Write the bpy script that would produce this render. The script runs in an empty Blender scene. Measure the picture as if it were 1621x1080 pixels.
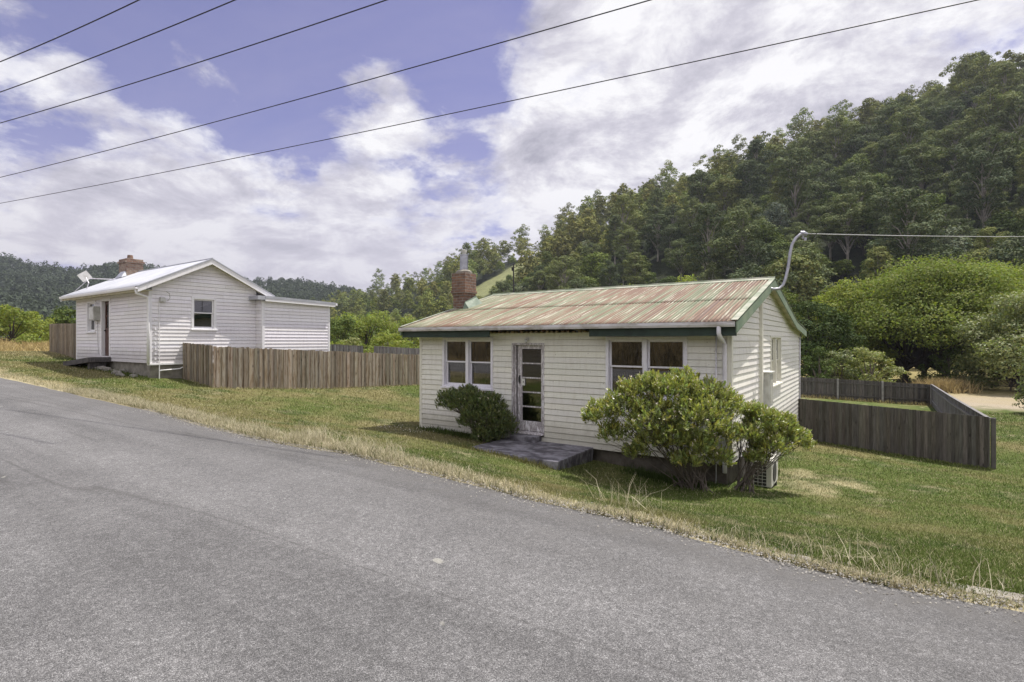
import bpy, bmesh, math, random
import numpy as np
from mathutils import Vector, Matrix
random.seed(7); RNG = np.random.default_rng(11)
scn = bpy.context.scene
C = scn.collection
PI = math.pi
# ------------------------------------------------------------------ frame: camera eye is the origin, X runs along the road, Y away from it
F, YAW = 855.0, math.radians(34.23)
cs, sn = math.cos(YAW), math.sin(YAW)
def P(px, d):
    t = (px - 810.5) / F
    return (d * (-sn + cs * t), d * (cs + sn * t))
def zy(py, d): return (540.0 - py) * d / F
def on_y(px, Y):
    t = (px - 810.5) / F
    d = Y / (cs + sn * t)
    return d * (-sn + cs * t), d
def on_x(px, X):
    t = (px - 810.5) / F
    d = X / (-sn + cs * t)
    return d * (cs + sn * t), d

# ------------------------------------------------------------------ numpy value noise
def _h(ix, iy, s):
    n = (ix * 374761393 + iy * 668265263 + s * 974634777) & 0x7fffffff
    n = (n ^ (n >> 13)) * 1274126177 & 0x7fffffff
    return ((n ^ (n >> 16)) & 0xffff) / 65535.0
def vnoise(x, y, s=0):
    x = np.asarray(x, float); y = np.asarray(y, float)
    ix = np.floor(x).astype(np.int64); iy = np.floor(y).astype(np.int64)
    fx = x - ix; fy = y - iy
    fx = fx * fx * (3 - 2 * fx); fy = fy * fy * (3 - 2 * fy)
    a = _h(ix, iy, s); b = _h(ix + 1, iy, s); c = _h(ix, iy + 1, s); d = _h(ix + 1, iy + 1, s)
    return (a * (1 - fx) + b * fx) * (1 - fy) + (c * (1 - fx) + d * fx) * fy
def fbm(x, y, s=0, o=4):
    r = 0; a = .5; t = 0
    for i in range(o):
        r = r + a * vnoise(np.asarray(x) * 2 ** i, np.asarray(y) * 2 ** i, s + i * 17); t += a; a *= .55
    return r / t
def sstep(a, b, x):
    t = np.clip((np.asarray(x, float) - a) / (b - a), 0, 1)
    return t * t * (3 - 2 * t)

# ------------------------------------------------------------------ materials
def nmat(name):
    m = bpy.data.materials.new(name); m.use_nodes = True
    nt = m.node_tree
    b = nt.nodes['Principled BSDF']
    return m, nt, b
def N(nt, t, **kw):
    n = nt.nodes.new(t)
    for k, v in kw.items():
        if k.startswith('_'): n.inputs[k[1:].replace('_', ' ')].default_value = v
        else: setattr(n, k, v)
    return n
def L(nt, a, b): nt.links.new(a, b)
def ramp(nt, src, stops, interp='LINEAR'):
    r = N(nt, 'ShaderNodeValToRGB'); r.color_ramp.interpolation = interp
    e = r.color_ramp.elements
    while len(e) < len(stops): e.new(.5)
    for i, (p, c) in enumerate(stops):
        e[i].position = p
        e[i].color = (c, c, c, 1) if isinstance(c, (int, float)) else (*c, 1)
    L(nt, src, r.inputs[0]); return r.outputs[0]
def coords(nt, scale=(1, 1, 1), kind='Object', rot=(0, 0, 0)):
    tc = N(nt, 'ShaderNodeTexCoord'); mp = N(nt, 'ShaderNodeMapping')
    mp.inputs['Scale'].default_value = scale; mp.inputs['Rotation'].default_value = rot
    L(nt, tc.outputs[kind], mp.inputs[0]); return mp.outputs[0]
def noise(nt, vec, scale, detail=4, rough=.55, dist=0):
    n = N(nt, 'ShaderNodeTexNoise'); n.inputs['Scale'].default_value = scale; n.inputs['Detail'].default_value = detail
    n.inputs['Roughness'].default_value = rough; n.inputs['Distortion'].default_value = dist
    L(nt, vec, n.inputs['Vector']); return n.outputs[0]
def mix(nt, f, a, b, bt='MIX'):
    m = N(nt, 'ShaderNodeMix', data_type='RGBA', blend_type=bt)
    for s, v in ((m.inputs[0], f), (m.inputs[6], a), (m.inputs[7], b)):
        if isinstance(v, (int, float)): s.default_value = v if s == m.inputs[0] else (v, v, v, 1)
        elif isinstance(v, tuple): s.default_value = (*v, 1)
        else: L(nt, v, s)
    return m.outputs[2]
def math_(nt, op, a, b=0.0, c=None):
    m = N(nt, 'ShaderNodeMath', operation=op)
    for i, v in enumerate((a, b) if c is None else (a, b, c)):
        if isinstance(v, (int, float)): m.inputs[i].default_value = v
        else: L(nt, v, m.inputs[i])
    return m.outputs[0]
def bump(nt, b, h, st=.3, dist=.01):
    n = N(nt, 'ShaderNodeBump'); n.inputs['Strength'].default_value = st; n.inputs['Distance'].default_value = dist
    L(nt, h, n.inputs['Height']); L(nt, n.outputs[0], b.inputs['Normal'])
def simple(name, c1, c2=None, scale=3, rough=.6, st=.15, metal=0.0, vs=(1, 1, 1), lo=.35, hi=.65, bd=.004):
    m, nt, b = nmat(name)
    c2 = c2 or tuple(x * .8 for x in c1)
    v = coords(nt, vs)
    n = noise(nt, v, scale, 6, .6)
    L(nt, ramp(nt, n, [(lo, c1), (hi, c2)]), b.inputs['Base Color'])
    b.inputs['Roughness'].default_value = rough; b.inputs['Metallic'].default_value = metal
    b.inputs['Specular IOR Level'].default_value = .35
    if st: bump(nt, b, noise(nt, v, scale * 8, 4), st, bd)
    return m

def paint_boards(name, base, dirt, scale=1.0, chip=(.25, .22, .2), chipamt=.70, boards_=False):
    m, nt, b = nmat(name)
    v = coords(nt); vs = coords(nt, (6, 6, 1.1))
    n1 = noise(nt, v, .7 * scale, 5); n2 = noise(nt, vs, 2.2, 6, .65)
    col = mix(nt, ramp(nt, n1, [(.35, 0.0), (.75, .55)]), base, tuple(x * .86 for x in base))
    col = mix(nt, ramp(nt, n2, [(.48, 0.0), (.78, .45)]), col, dirt)
    n3 = noise(nt, coords(nt, (1, 1, 1)), 26, 3, .6)
    col = mix(nt, ramp(nt, n3, [(chipamt, 0.0), (chipamt + .03, .8)]), col, chip)
    if boards_:
        at = N(nt, 'ShaderNodeAttribute', attribute_name='tint'); col = mix(nt, 1.0, col, at.outputs['Color'], 'MULTIPLY')
        tc = N(nt, 'ShaderNodeTexCoord'); sp = N(nt, 'ShaderNodeSeparateXYZ'); L(nt, tc.outputs['Object'], sp.inputs[0])
        sp_n = noise(nt, coords(nt, (3, 3, 1.5)), 2.5, 6, .7)
        hgt = ramp(nt, math_(nt, 'ADD', sp.outputs[2], math_(nt, 'MULTIPLY', sp_n, -.5)), [(.0, .5), (.28, 0.0)])
        col = mix(nt, hgt, col, tuple(x * .62 for x in dirt))
        nl = N(nt, 'ShaderNodeTexVoronoi'); nl.inputs['Scale'].default_value = 5.5; nl.inputs['Randomness'].default_value = 1; L(nt, coords(nt), nl.inputs['Vector'])
        col = mix(nt, ramp(nt, nl.outputs['Distance'], [(.035, .75), (.07, 0.0)]), col, (.20, .15, .12))
    L(nt, col, b.inputs['Base Color'])
    b.inputs['Roughness'].default_value = .62; b.inputs['Specular IOR Level'].default_value = .3
    bump(nt, b, noise(nt, coords(nt, (2, 2, 30)), 3, 5), .12, .004)
    return m
M = {}
M['cream_boards'] = paint_boards('cream_boards', (.80, .785, .725), (.50, .46, .38), chipamt=.705, boards_=True)
M['side_boards'] = paint_boards('side_boards', (.82, .80, .75), (.50, .47, .41), chipamt=.73, boards_=True)
M['white_boards'] = paint_boards('white_boards', (.85, .83, .85), (.60, .56, .56), chipamt=.77, boards_=True)
M['trim'] = paint_boards('trim', (.80, .78, .84), (.55, .52, .52), chipamt=.69)
M['cream_trim'] = paint_boards('cream_trim', (.74, .72, .64), (.45, .42, .36), chipamt=.72)
M['white_trim'] = paint_boards('white_trim', (.85, .84, .85), (.65, .62, .6), chipamt=.8)
# worn, flaking door paint
def flaky(name):
    m, nt, b = nmat(name)
    v = coords(nt, (3, 3, .7)); n = noise(nt, v, 9, 7, .75, .6); n2 = noise(nt, coords(nt), 1.3, 3)
    s = math_(nt, 'ADD', n, math_(nt, 'MULTIPLY', n2, .25))
    # paint gone mostly towards the foot of the door
    L(nt, ramp(nt, s, [(.53, (.74, .72, .76)), (.60, (.50, .47, .48)), (.68, (.24, .21, .22)), (.76, (.60, .57, .60))]), b.inputs['Base Color'])
    b.inputs['Roughness'].default_value = .7
    bump(nt, b, n, .4, .004); return m
M['flaky'] = flaky('flaking_paint')
M['dark_green'] = simple('dark_green_paint', (.032, .055, .045), (.018, .032, .027), 4, .5, .1)
M['barge_green'] = simple('faded_green_paint', (.15, .21, .15), (.24, .29, .21), 2.2, .6, .15)
M['gutter'] = simple('weathered_gutter', (.62, .60, .64), (.30, .27, .24), 3.0, .55, .1, 0, (1, 1, 3), .42, .72)
M['pipe'] = simple('white_pipe', (.74, .72, .78), (.55, .53, .56), 3, .4, .05)
M['galv'] = simple('galvanised_pipe', (.42, .42, .46), (.28, .28, .31), 8, .42, .1, .6)
M['steel'] = simple('flue_steel', (.45, .46, .50), (.28, .28, .3), 6, .35, .1, .8)
M['dark_metal'] = simple('dark_metal', (.03, .03, .035), (.05, .045, .04), 8, .5, .1)
M['black'] = simple('black_wire', (.012, .012, .014), (.02, .02, .02), 8, .6, 0)
M['cable'] = simple('pale_cable', (.5, .5, .5), (.38, .38, .38), 8, .6, 0)
M['white_metal'] = simple('white_box_metal', (.68, .68, .66), (.5, .49, .46), 5, .5, .08)
M['box_grey'] = simple('meter_box_paint', (.52, .52, .48), (.38, .37, .33), 4, .55, .1)
M['interior'] = simple('dark_interior', (.045, .04, .036), (.03, .028, .026), 2, .9, 0)
M['brown_door'] = simple('brown_door', (.09, .035, .022), (.06, .025, .018), 6, .4, .1, 0, (4, 4, .6))
M['curtain'] = simple('curtain', (.72, .70, .68), (.55, .53, .52), 6, .9, .2, 0, (8, 8, 1))
M['eave_wood'] = simple('bare_eave_timber', (.10, .05, .03), (.035, .022, .018), 6, .9, .3)
M['rafter_end'] = simple('rafter_end_timber', (.42, .34, .26), (.22, .15, .10), 6, .8, .2)
M['soffit'] = simple('soffit_lining', (.62, .57, .42), (.36, .34, .24), 2.5, .7, .1)
M['concrete'] = simple('old_concrete', (.30, .28, .24), (.17, .155, .13), 4, .85, .5)
M['slab'] = simple('mossy_slab', (.085, .078, .09), (.26, .25, .28), 3.2, .9, .5, 0, (1, 1.8, 1), .42, .62, .01)
M['stone'] = simple('foundation_stone', (.16, .14, .12), (.07, .06, .05), 5, .95, .7, bd=.02)
M['rubble'] = simple('rubble_stone', (.30, .28, .25), (.15, .14, .12), 6, .9, .6, bd=.02)
M['ramp'] = simple('weathered_deck', (.06, .055, .055), (.13, .12, .12), 5, .85, .4, 0, (.6, 6, 1))
M['bark'] = simple('dark_bark', (.07, .055, .045), (.035, .028, .024), 3, .95, .8, 0, (3, 3, .5), bd=.03)
M['pale_bark'] = simple('pale_bark', (.34, .31, .27), (.16, .14, .12), 1.5, .9, .4, 0, (2, 2, .4), bd=.03)
M['twig'] = simple('grey_twig', (.17, .14, .12), (.09, .075, .065), 12, .9, .4)
M['ac'] = simple('ac_casing', (.70, .69, .63), (.58, .57, .52), 3, .45, .05)
M['coil'] = simple('ac_coil', (.03, .03, .032), (.06, .06, .06), 60, .6, .2)
M['whiteroof'] = simple('white_roof_metal', (.56, .57, .61), (.46, .47, .51), 1.2, .38, .05)

def glass(name, tint=.55, refl=.16, rough=.0, bumpy=0):
    m, nt, b = nmat(name)
    nt.nodes.remove(b)
    out = nt.nodes['Material Output']
    tr = N(nt, 'ShaderNodeBsdfTransparent'); tr.inputs[0].default_value = (tint, tint, tint, 1)
    gl = N(nt, 'ShaderNodeBsdfGlossy'); gl.inputs['Roughness'].default_value = rough; gl.inputs[0].default_value = (.95, .95, .95, 1)
    fr = N(nt, 'ShaderNodeFresnel'); fr.inputs[0].default_value = 1.5
    f = math_(nt, 'MAXIMUM', math_(nt, 'ADD', fr.outputs[0], refl - .04), 0.0)
    bp = N(nt, 'ShaderNodeBump'); bp.inputs['Strength'].default_value = .5 if bumpy else .03; bp.inputs['Distance'].default_value = .002 if bumpy else .01
    L(nt, noise(nt, coords(nt), 90 if bumpy else 2.5, 2), bp.inputs['Height']); L(nt, bp.outputs[0], gl.inputs['Normal'])
    ms = N(nt, 'ShaderNodeMixShader'); L(nt, f, ms.inputs[0]); L(nt, tr.outputs[0], ms.inputs[1]); L(nt, gl.outputs[0], ms.inputs[2])
    L(nt, ms.outputs[0], out.inputs[0]); return m
M['glass'] = glass('window_glass', .55, .115)
M['obscure'] = glass('obscure_glass', .25, .10, .18, 1)

def leafmat(name, base, transl=.3, hue=.0, rough=.55, spec=.3, objvar=.25, objcol=None, thue=(1.3, 1.5, .6)):
    """colour = base * tint attribute, mixed a little per object"""
    m, nt, b = nmat(name)
    at = N(nt, 'ShaderNodeAttribute', attribute_name='tint')
    col = mix(nt, 1.0, base, at.outputs['Color'], 'MULTIPLY')
    oi = N(nt, 'ShaderNodeObjectInfo')
    k = ramp(nt, oi.outputs['Random'], [(0, tuple(1 - objvar * x for x in (1, .9, .6))), (.5, (1, 1, 1)), (1, objcol or (1 + objvar, 1 + objvar * .7, 1))])
    col = mix(nt, 1.0, col, k, 'MULTIPLY')
    L(nt, col, b.inputs['Base Color'])
    b.inputs['Roughness'].default_value = rough; b.inputs['Specular IOR Level'].default_value = spec
    tl = N(nt, 'ShaderNodeBsdfTranslucent')
    L(nt, mix(nt, 1.0, col, thue, 'MULTIPLY'), tl.inputs[0])
    ms = N(nt, 'ShaderNodeMixShader'); ms.inputs[0].default_value = transl
    L(nt, b.outputs[0], ms.inputs[1]); L(nt, tl.outputs[0], ms.inputs[2])
    L(nt, ms.outputs[0], nt.nodes['Material Output'].inputs[0])
    return m
M['flash'] = simple('green_flashing', (.09, .13, .09), (.16, .20, .15), 6, .6, .1)
M['euc'] = leafmat('eucalypt_leaves', (.122, .146, .062), .12, objvar=.42, rough=.8, spec=.1)
M['wattle'] = leafmat('grey_wattle_leaves', (.155, .18, .12), .12, objvar=.2, rough=.8, spec=.1)
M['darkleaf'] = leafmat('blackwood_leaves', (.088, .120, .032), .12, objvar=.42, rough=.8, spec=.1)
M['willow'] = leafmat('willow_leaves', (.19, .222, .055), .32, objvar=.14, rough=.7, spec=.15)
M['paleleaf'] = leafmat('pale_shrub_leaves', (.19, .21, .09), .3, objvar=.2)
M['bushleaf'] = leafmat('glossy_bush_leaves', (.28, .30, .10), .25, rough=.34, spec=.5, objvar=0)
M['bushdark'] = leafmat('dark_bush_leaves', (.135, .165, .058), .2, rough=.38, spec=.5, objvar=0)
M['blade'] = leafmat('grass_blades', (1, 1, 1), .25, objvar=0, rough=.7, spec=.12, thue=(1, 1.02, .9))

# wood palings
def woodmat(name, stops):
    m, nt, b = nmat(name)
    at = N(nt, 'ShaderNodeAttribute', attribute_name='tint')
    geo = N(nt, 'ShaderNodeNewGeometry')
    ad = N(nt, 'ShaderNodeVectorMath', operation='ADD'); L(nt, geo.outputs['Position'], ad.inputs[0])
    sc = N(nt, 'ShaderNodeVectorMath', operation='SCALE'); sc.inputs['Scale'].default_value = 9; L(nt, at.outputs['Color'], sc.inputs[0]); L(nt, sc.outputs[0], ad.inputs[1])
    mp = N(nt, 'ShaderNodeMapping'); mp.inputs['Scale'].default_value = (14, 14, 1.2); L(nt, ad.outputs[0], mp.inputs[0])
    n = noise(nt, mp.outputs[0], 1.6, 6, .65, .4)
    col = ramp(nt, n, stops)
    mp2 = N(nt, 'ShaderNodeMapping'); mp2.inputs['Scale'].default_value = (6, 6, 2.4); L(nt, ad.outputs[0], mp2.inputs[0])
    vo = N(nt, 'ShaderNodeTexVoronoi'); vo.inputs['Scale'].default_value = .9; L(nt, mp2.outputs[0], vo.inputs['Vector'])
    col = mix(nt, ramp(nt, vo.outputs['Distance'], [(.05, .75), (.16, 0.0)]), col, tuple(x * .35 for x in stops[0][1]))
    col = mix(nt, 1.0, col, at.outputs['Color'], 'MULTIPLY')
    L(nt, col, b.inputs['Base Color']); b.inputs['Roughness'].default_value = .85; b.inputs['Specular IOR Level'].default_value = .2
    bump(nt, b, n, .5, .01)
    return m
M['fence_brown'] = woodmat('weathered_paling_brown', [(.32, (.12, .082, .052)), (.44, (.23, .18, .125)), (.56, (.32, .285, .235)), (.7, (.21, .165, .12))])
M['fence_dark'] = woodmat('weathered_paling_dark', [(.30, (.055, .05, .046)), (.5, (.10, .092, .082)), (.62, (.13, .12, .11)), (.75, (.07, .062, .055))])
M['fence_grey'] = woodmat('weathered_paling_grey', [(.30, (.09, .085, .085)), (.5, (.19, .18, .185)), (.62, (.26, .25, .25)), (.75, (.12, .11, .11))])

def brick(name, c1, c2, mortar, sc):
    m, nt, b = nmat(name)
    tc = N(nt, 'ShaderNodeTexCoord'); sp = N(nt, 'ShaderNodeSeparateXYZ'); L(nt, tc.outputs['Object'], sp.inputs[0])
    cb = N(nt, 'ShaderNodeCombineXYZ'); L(nt, math_(nt, 'ADD', sp.outputs[0], sp.outputs[1]), cb.inputs[0]); L(nt, sp.outputs[2], cb.inputs[1])
    br = N(nt, 'ShaderNodeTexBrick'); L(nt, cb.outputs[0], br.inputs['Vector'])
    br.inputs['Color1'].default_value = (*c1, 1); br.inputs['Color2'].default_value = (*c2, 1); br.inputs['Mortar'].default_value = (*mortar, 1)
    br.inputs['Scale'].default_value = 1; br.inputs['Brick Width'].default_value = .23; br.inputs['Row Height'].default_value = .083
    br.inputs['Mortar Size'].default_value = .012; br.inputs['Bias'].default_value = 0
    n = noise(nt, tc.outputs['Object'], 9, 5)
    col = mix(nt, ramp(nt, n, [(.45, 0.0), (.7, .7)]), br.outputs['Color'], (.10, .06, .05))
    L(nt, col, b.inputs['Base Color']); b.inputs['Roughness'].default_value = .9
    h = math_(nt, 'ADD', math_(nt, 'MULTIPLY', br.outputs['Fac'], -1.0), math_(nt, 'MULTIPLY', n, .5))
    bump(nt, b, h, .6, .012); return m
M['brick'] = brick('red_brick', (.25, .135, .085), (.13, .078, .058), (.22, .19, .16), 1)
M['brick2'] = brick('mottled_brick', (.20, .115, .08), (.30, .23, .17), (.26, .23, .2), 1)

# peeling corrugated roof
def roofmat():
    m, nt, b = nmat('peeling_corrugated_roof')
    tc = N(nt, 'ShaderNodeTexCoord'); sp = N(nt, 'ShaderNodeSeparateXYZ'); L(nt, tc.outputs['Object'], sp.inputs[0])
    x, y = sp.outputs[0], sp.outputs[1]
    def nz(sx, sy, sc, det, r=.6, off=0):
        cb = N(nt, 'ShaderNodeCombineXYZ'); L(nt, math_(nt, 'MULTIPLY', x, sx), cb.inputs[0]); L(nt, math_(nt, 'MULTIPLY', y, sy), cb.inputs[1]); cb.inputs[2].default_value = off
        return noise(nt, cb.outputs[0], sc, det, r)
    streak = nz(9.0, .22, 1.0, 3, .5)         # one value per corrugation, long down the slope
    streak2 = nz(22.0, .7, 1.0, 4, .6, 5)
    patch = math_(nt, 'ADD', nz(.6, .25, 1.0, 3, .5, 9), math_(nt, 'MULTIPLY', x, .012))
    fine = nz(9, 5, 5.0, 6, .7, 3)
    s = math_(nt, 'ADD', math_(nt, 'MULTIPLY', streak, .6), math_(nt, 'ADD', math_(nt, 'MULTIPLY', patch, .35), math_(nt, 'MULTIPLY', fine, .16)))
    col = ramp(nt, s, [(.42, (.15, .185, .115)), (.50, (.215, .235, .155)), (.535, (.26, .24, .18)), (.565, (.245, .155, .11)), (.625, (.19, .11, .085)), (.72, (.20, .155, .145))])
    # pale bared metal ribs
    w = math_(nt, 'ADD', math_(nt, 'MULTIPLY', streak2, .85), math_(nt, 'MULTIPLY', fine, .2))
    col = mix(nt, ramp(nt, w, [(.60, 0.0), (.66, .8)]), col, (.46, .47, .39))
    w2 = math_(nt, 'ADD', math_(nt, 'MULTIPLY', nz(20, .9, 1, 3, .6, 14), .85), math_(nt, 'MULTIPLY', fine, .2))
    col = mix(nt, ramp(nt, w2, [(.60, 0.0), (.66, .55)]), col, (.17, .085, .06))
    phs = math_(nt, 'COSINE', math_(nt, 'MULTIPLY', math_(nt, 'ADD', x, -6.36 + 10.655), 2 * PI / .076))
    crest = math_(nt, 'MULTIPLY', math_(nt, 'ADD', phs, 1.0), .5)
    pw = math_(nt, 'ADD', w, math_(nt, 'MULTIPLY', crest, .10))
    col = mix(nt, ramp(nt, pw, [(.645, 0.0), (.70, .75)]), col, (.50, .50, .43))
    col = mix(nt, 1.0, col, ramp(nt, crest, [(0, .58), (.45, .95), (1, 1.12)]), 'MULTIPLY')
    col = mix(nt, 1.0, col, (.76, .755, .69), 'MULTIPLY')
    L(nt, col, b.inputs['Base Color']); b.inputs['Roughness'].default_value = .68; b.inputs['Specular IOR Level'].default_value = .25
    bump(nt, b, fine, .3, .004); return m
M['roof'] = roofmat()

# chip-seal road
def roadmat():
    m, nt, b = nmat('chip_seal')
    v = coords(nt)
    vo = N(nt, 'ShaderNodeTexVoronoi'); vo.inputs['Scale'].default_value = 240; L(nt, v, vo.inputs['Vector'])
    vo2 = N(nt, 'ShaderNodeTexVoronoi'); vo2.inputs['Scale'].default_value = 38; L(nt, v, vo2.inputs['Vector'])
    ch = N(nt, 'ShaderNodeSeparateColor'); L(nt, vo.outputs['Color'], ch.inputs[0])
    g = ramp(nt, ch.outputs[0], [(0, (.070, .069, .070)), (.45, (.145, .142, .142)), (.8, (.202, .198, .198)), (1, (.35, .345, .345))])
    ch2 = N(nt, 'ShaderNodeSeparateColor'); L(nt, vo2.outputs['Color'], ch2.inputs[0])
    g = mix(nt, 1.0, g, ramp(nt, ch2.outputs[1], [(0, .82), (.7, .98), (1, 1.18)]), 'MULTIPLY')
    # long soft bands along the lanes, blotches
    vl = coords(nt, (.05, 1.1, 1)); big = noise(nt, vl, 1.3, 4, .55, .3); bl = noise(nt, v, .8, 5, .6); md = noise(nt, v, 5, 5, .6)
    g = mix(nt, 1.0, g, ramp(nt, big, [(.35, .80), (.5, 1.0), (.68, 1.15)]), 'MULTIPLY')
    g = mix(nt, 1.0, g, ramp(nt, bl, [(.3, .86), (.7, 1.12)]), 'MULTIPLY')
    g = mix(nt, 1.0, g, ramp(nt, md, [(.3, .94), (.7, 1.06)]), 'MULTIPLY')
    # thin curved tar lines / pale scuffs
    cr = math_(nt, 'ABSOLUTE', math_(nt, 'SUBTRACT', noise(nt, coords(nt, (.035, .55, 1)), 1.6, 2, .5), .5))
    g = mix(nt, ramp(nt, cr, [(.0, .38), (.012, 0.0)]), g, (.055, .052, .05))
    sc = noise(nt, coords(nt), 3.3, 2, .5)
    g = mix(nt, ramp(nt, sc, [(.765, 0.0), (.785, .55)]), g, (.42, .41, .36))
    # gravelly brown towards the seal's edge is real material, keyed on the distance across the road
    at = N(nt, 'ShaderNodeAttribute', attribute_name='edge')
    g = mix(nt, math_(nt, 'MULTIPLY', at.outputs['Fac'], ramp(nt, md, [(.4, .25), (.65, .9)])), g, (.12, .115, .11))
    L(nt, g, b.inputs['Base Color']); b.inputs['Roughness'].default_value = .8; b.inputs['Specular IOR Level'].default_value = .3
    h = math_(nt, 'ADD', math_(nt, 'MULTIPLY', vo.outputs['Distance'], -1.0), math_(nt, 'MULTIPLY', md, .2))
    bump(nt, b, h, .75, .008); return m
M['road'] = roadmat()

def vcolmat(name, attr='col', scale=14, lo=.7, hi=1.3, bd=.03, st=.6):
    m, nt, b = nmat(name)
    at = N(nt, 'ShaderNodeAttribute', attribute_name=attr)
    v = coords(nt); n = noise(nt, v, scale, 7, .7); n2 = noise(nt, v, scale * 6, 4, .7)
    c = mix(nt, 1.0, at.outputs['Color'], ramp(nt, n, [(.3, lo), (.7, hi)]), 'MULTIPLY')
    c = mix(nt, 1.0, c, ramp(nt, n2, [(.3, .65), (.7, 1.35)]), 'MULTIPLY')
    L(nt, c, b.inputs['Base Color']); b.inputs['Roughness'].default_value = .95; b.inputs['Specular IOR Level'].default_value = .1
    bump(nt, b, math_(nt, 'ADD', n, n2), st, bd); return m
M['ground'] = vcolmat('turf_and_soil')

# ------------------------------------------------------------------ mesh building
def np_mesh(name, verts, faces, mat, parent=None, tint=None, smooth=False, attr='tint', mats=None, midx=None):
    """verts (N,3), faces (M,k) all of one k"""
    me = bpy.data.meshes.new(name)
    verts = np.asarray(verts, np.float32); faces = np.asarray(faces, np.int32)
    k = faces.shape[1]
    me.vertices.add(len(verts)); me.vertices.foreach_set('co', verts.ravel())
    me.loops.add(faces.size); me.loops.foreach_set('vertex_index', faces.ravel())
    me.polygons.add(len(faces)); me.polygons.foreach_set('loop_start', np.arange(0, faces.size, k, dtype=np.int32))
    me.polygons.foreach_set('loop_total', np.full(len(faces), k, np.int32))
    if midx is not None: me.polygons.foreach_set('material_index', np.asarray(midx, np.int32))
    me.update(calc_edges=True)
    if smooth: me.shade_smooth()
    if tint is not None:
        a = me.color_attributes.new(attr, 'FLOAT_COLOR', 'POINT')
        t = np.ones((len(verts), 4), np.float32); t[:, :3] = tint
        a.data.foreach_set('color', t.ravel())
    for mm in (mats or [mat]): me.materials.append(mm)
    if parent == 'mesh': return me
    o = bpy.data.objects.new(name, me); C.objects.link(o)
    if parent is not None: o.parent = parent
    return o

IDT = lambda u, n, z: (u, n, z)
class MB:
    def __init__(s, T=None): s.v = []; s.f = []; s.T = T or IDT; s.t = []; s.cur = (1, 1, 1)
    def add(s, pts, faces, raw=False):
        b = len(s.v)
        s.v += [tuple(p) if raw else tuple(s.T(*p)) for p in pts]; s.t += [s.cur] * len(pts)
        s.f += [tuple(b + i for i in f) for f in faces]
    def box(s, u0, u1, n0, n1, z0, z1):
        s.add([(u0, n0, z0), (u1, n0, z0), (u1, n1, z0), (u0, n1, z0), (u0, n0, z1), (u1, n0, z1), (u1, n1, z1), (u0, n1, z1)],
              [(0, 3, 2, 1), (4, 5, 6, 7), (0, 1, 5, 4), (1, 2, 6, 5), (2, 3, 7, 6), (3, 0, 4, 7)])
    def hexa(s, p):  # 8 points bottom ring then top ring
        s.add(p, [(0, 3, 2, 1), (4, 5, 6, 7), (0, 1, 5, 4), (1, 2, 6, 5), (2, 3, 7, 6), (3, 0, 4, 7)])
    def prism(s, ring0, ring1):
        n = len(ring0)
        s.add(list(ring0) + list(ring1), [tuple(range(n))[::-1], tuple(range(n, 2 * n))] + [(i, (i + 1) % n, n + (i + 1) % n, n + i) for i in range(n)])
    def tube(s, pts, r, seg=8, caps=True):
        P_ = [Vector(s.T(*p)) for p in pts]; rs = r if isinstance(r, (list, tuple)) else [r] * len(P_)
        ring = []; b = len(s.v); up = Vector((0, 0, 1)); last = None
        for i, p in enumerate(P_):
            d = (P_[min(i + 1, len(P_) - 1)] - P_[max(i - 1, 0)]).normalized()
            if last is None:
                a = d.cross(up) if abs(d.z) < .95 else d.cross(Vector((1, 0, 0)))
            else: a = last - d * last.dot(d)
            a.normalize(); last = a; c = d.cross(a)
            for j in range(seg):
                w = 2 * PI * j / seg
                s.v.append(tuple(p + (a * math.cos(w) + c * math.sin(w)) * rs[i])); s.t.append(s.cur)
        for i in range(len(P_) - 1):
            for j in range(seg):
                s.f.append((b + i * seg + j, b + i * seg + (j + 1) % seg, b + (i + 1) * seg + (j + 1) % seg, b + (i + 1) * seg + j))
        if caps:
            s.f.append(tuple(b + j for j in range(seg))[::-1]); s.f.append(tuple(b + (len(P_) - 1) * seg + j for j in range(seg)))
    def lathe(s, cx, cy, prof, seg=20):
        b = len(s.v)
        for (r, z) in prof:
            for j in range(seg):
                w = 2 * PI * j / seg; s.v.append(tuple(s.T(cx + r * math.cos(w), cy + r * math.sin(w), z))); s.t.append(s.cur)
        for i in range(len(prof) - 1):
            for j in range(seg):
                s.f.append((b + i * seg + j, b + i * seg + (j + 1) % seg, b + (i + 1) * seg + (j + 1) % seg, b + (i + 1) * seg + j))
        s.f.append(tuple(b + j for j in range(seg))[::-1]); s.f.append(tuple(b + (len(prof) - 1) * seg + j for j in range(seg)))
    def build(s, name, mat, parent=None, smooth=False, bevel=0, tint=False):
        me = bpy.data.meshes.new(name)
        off = Vector((0, 0, 0))
        if parent is not None:
            q = parent
            while q: off += q.location; q = q.parent
        me.from_pydata([tuple(Vector(v) - off) for v in s.v], [], s.f)
        if tint:
            a = me.color_attributes.new('tint', 'FLOAT_COLOR', 'POINT')
            a.data.foreach_set('color', np.array([(*t, 1) for t in s.t], np.float32).ravel())
        bm = bmesh.new(); bm.from_mesh(me); bmesh.ops.recalc_face_normals(bm, faces=bm.faces[:]); bm.to_mesh(me); bm.free()
        me.materials.append(M[mat])
        if smooth: me.shade_smooth()
        o = bpy.data.objects.new(name, me); C.objects.link(o)
        if parent is not None: o.parent = parent
        if bevel:
            bv = o.modifiers.new('b', 'BEVEL'); bv.width = bevel; bv.segments = 2; bv.limit_method = 'ANGLE'
        return o
def tag(o, label=None, cat=None, group=None, kind=None):
    if label: o['label'] = label
    if cat: o['category'] = cat
    if group: o['group'] = group
    if kind: o['kind'] = kind
    return o
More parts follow.
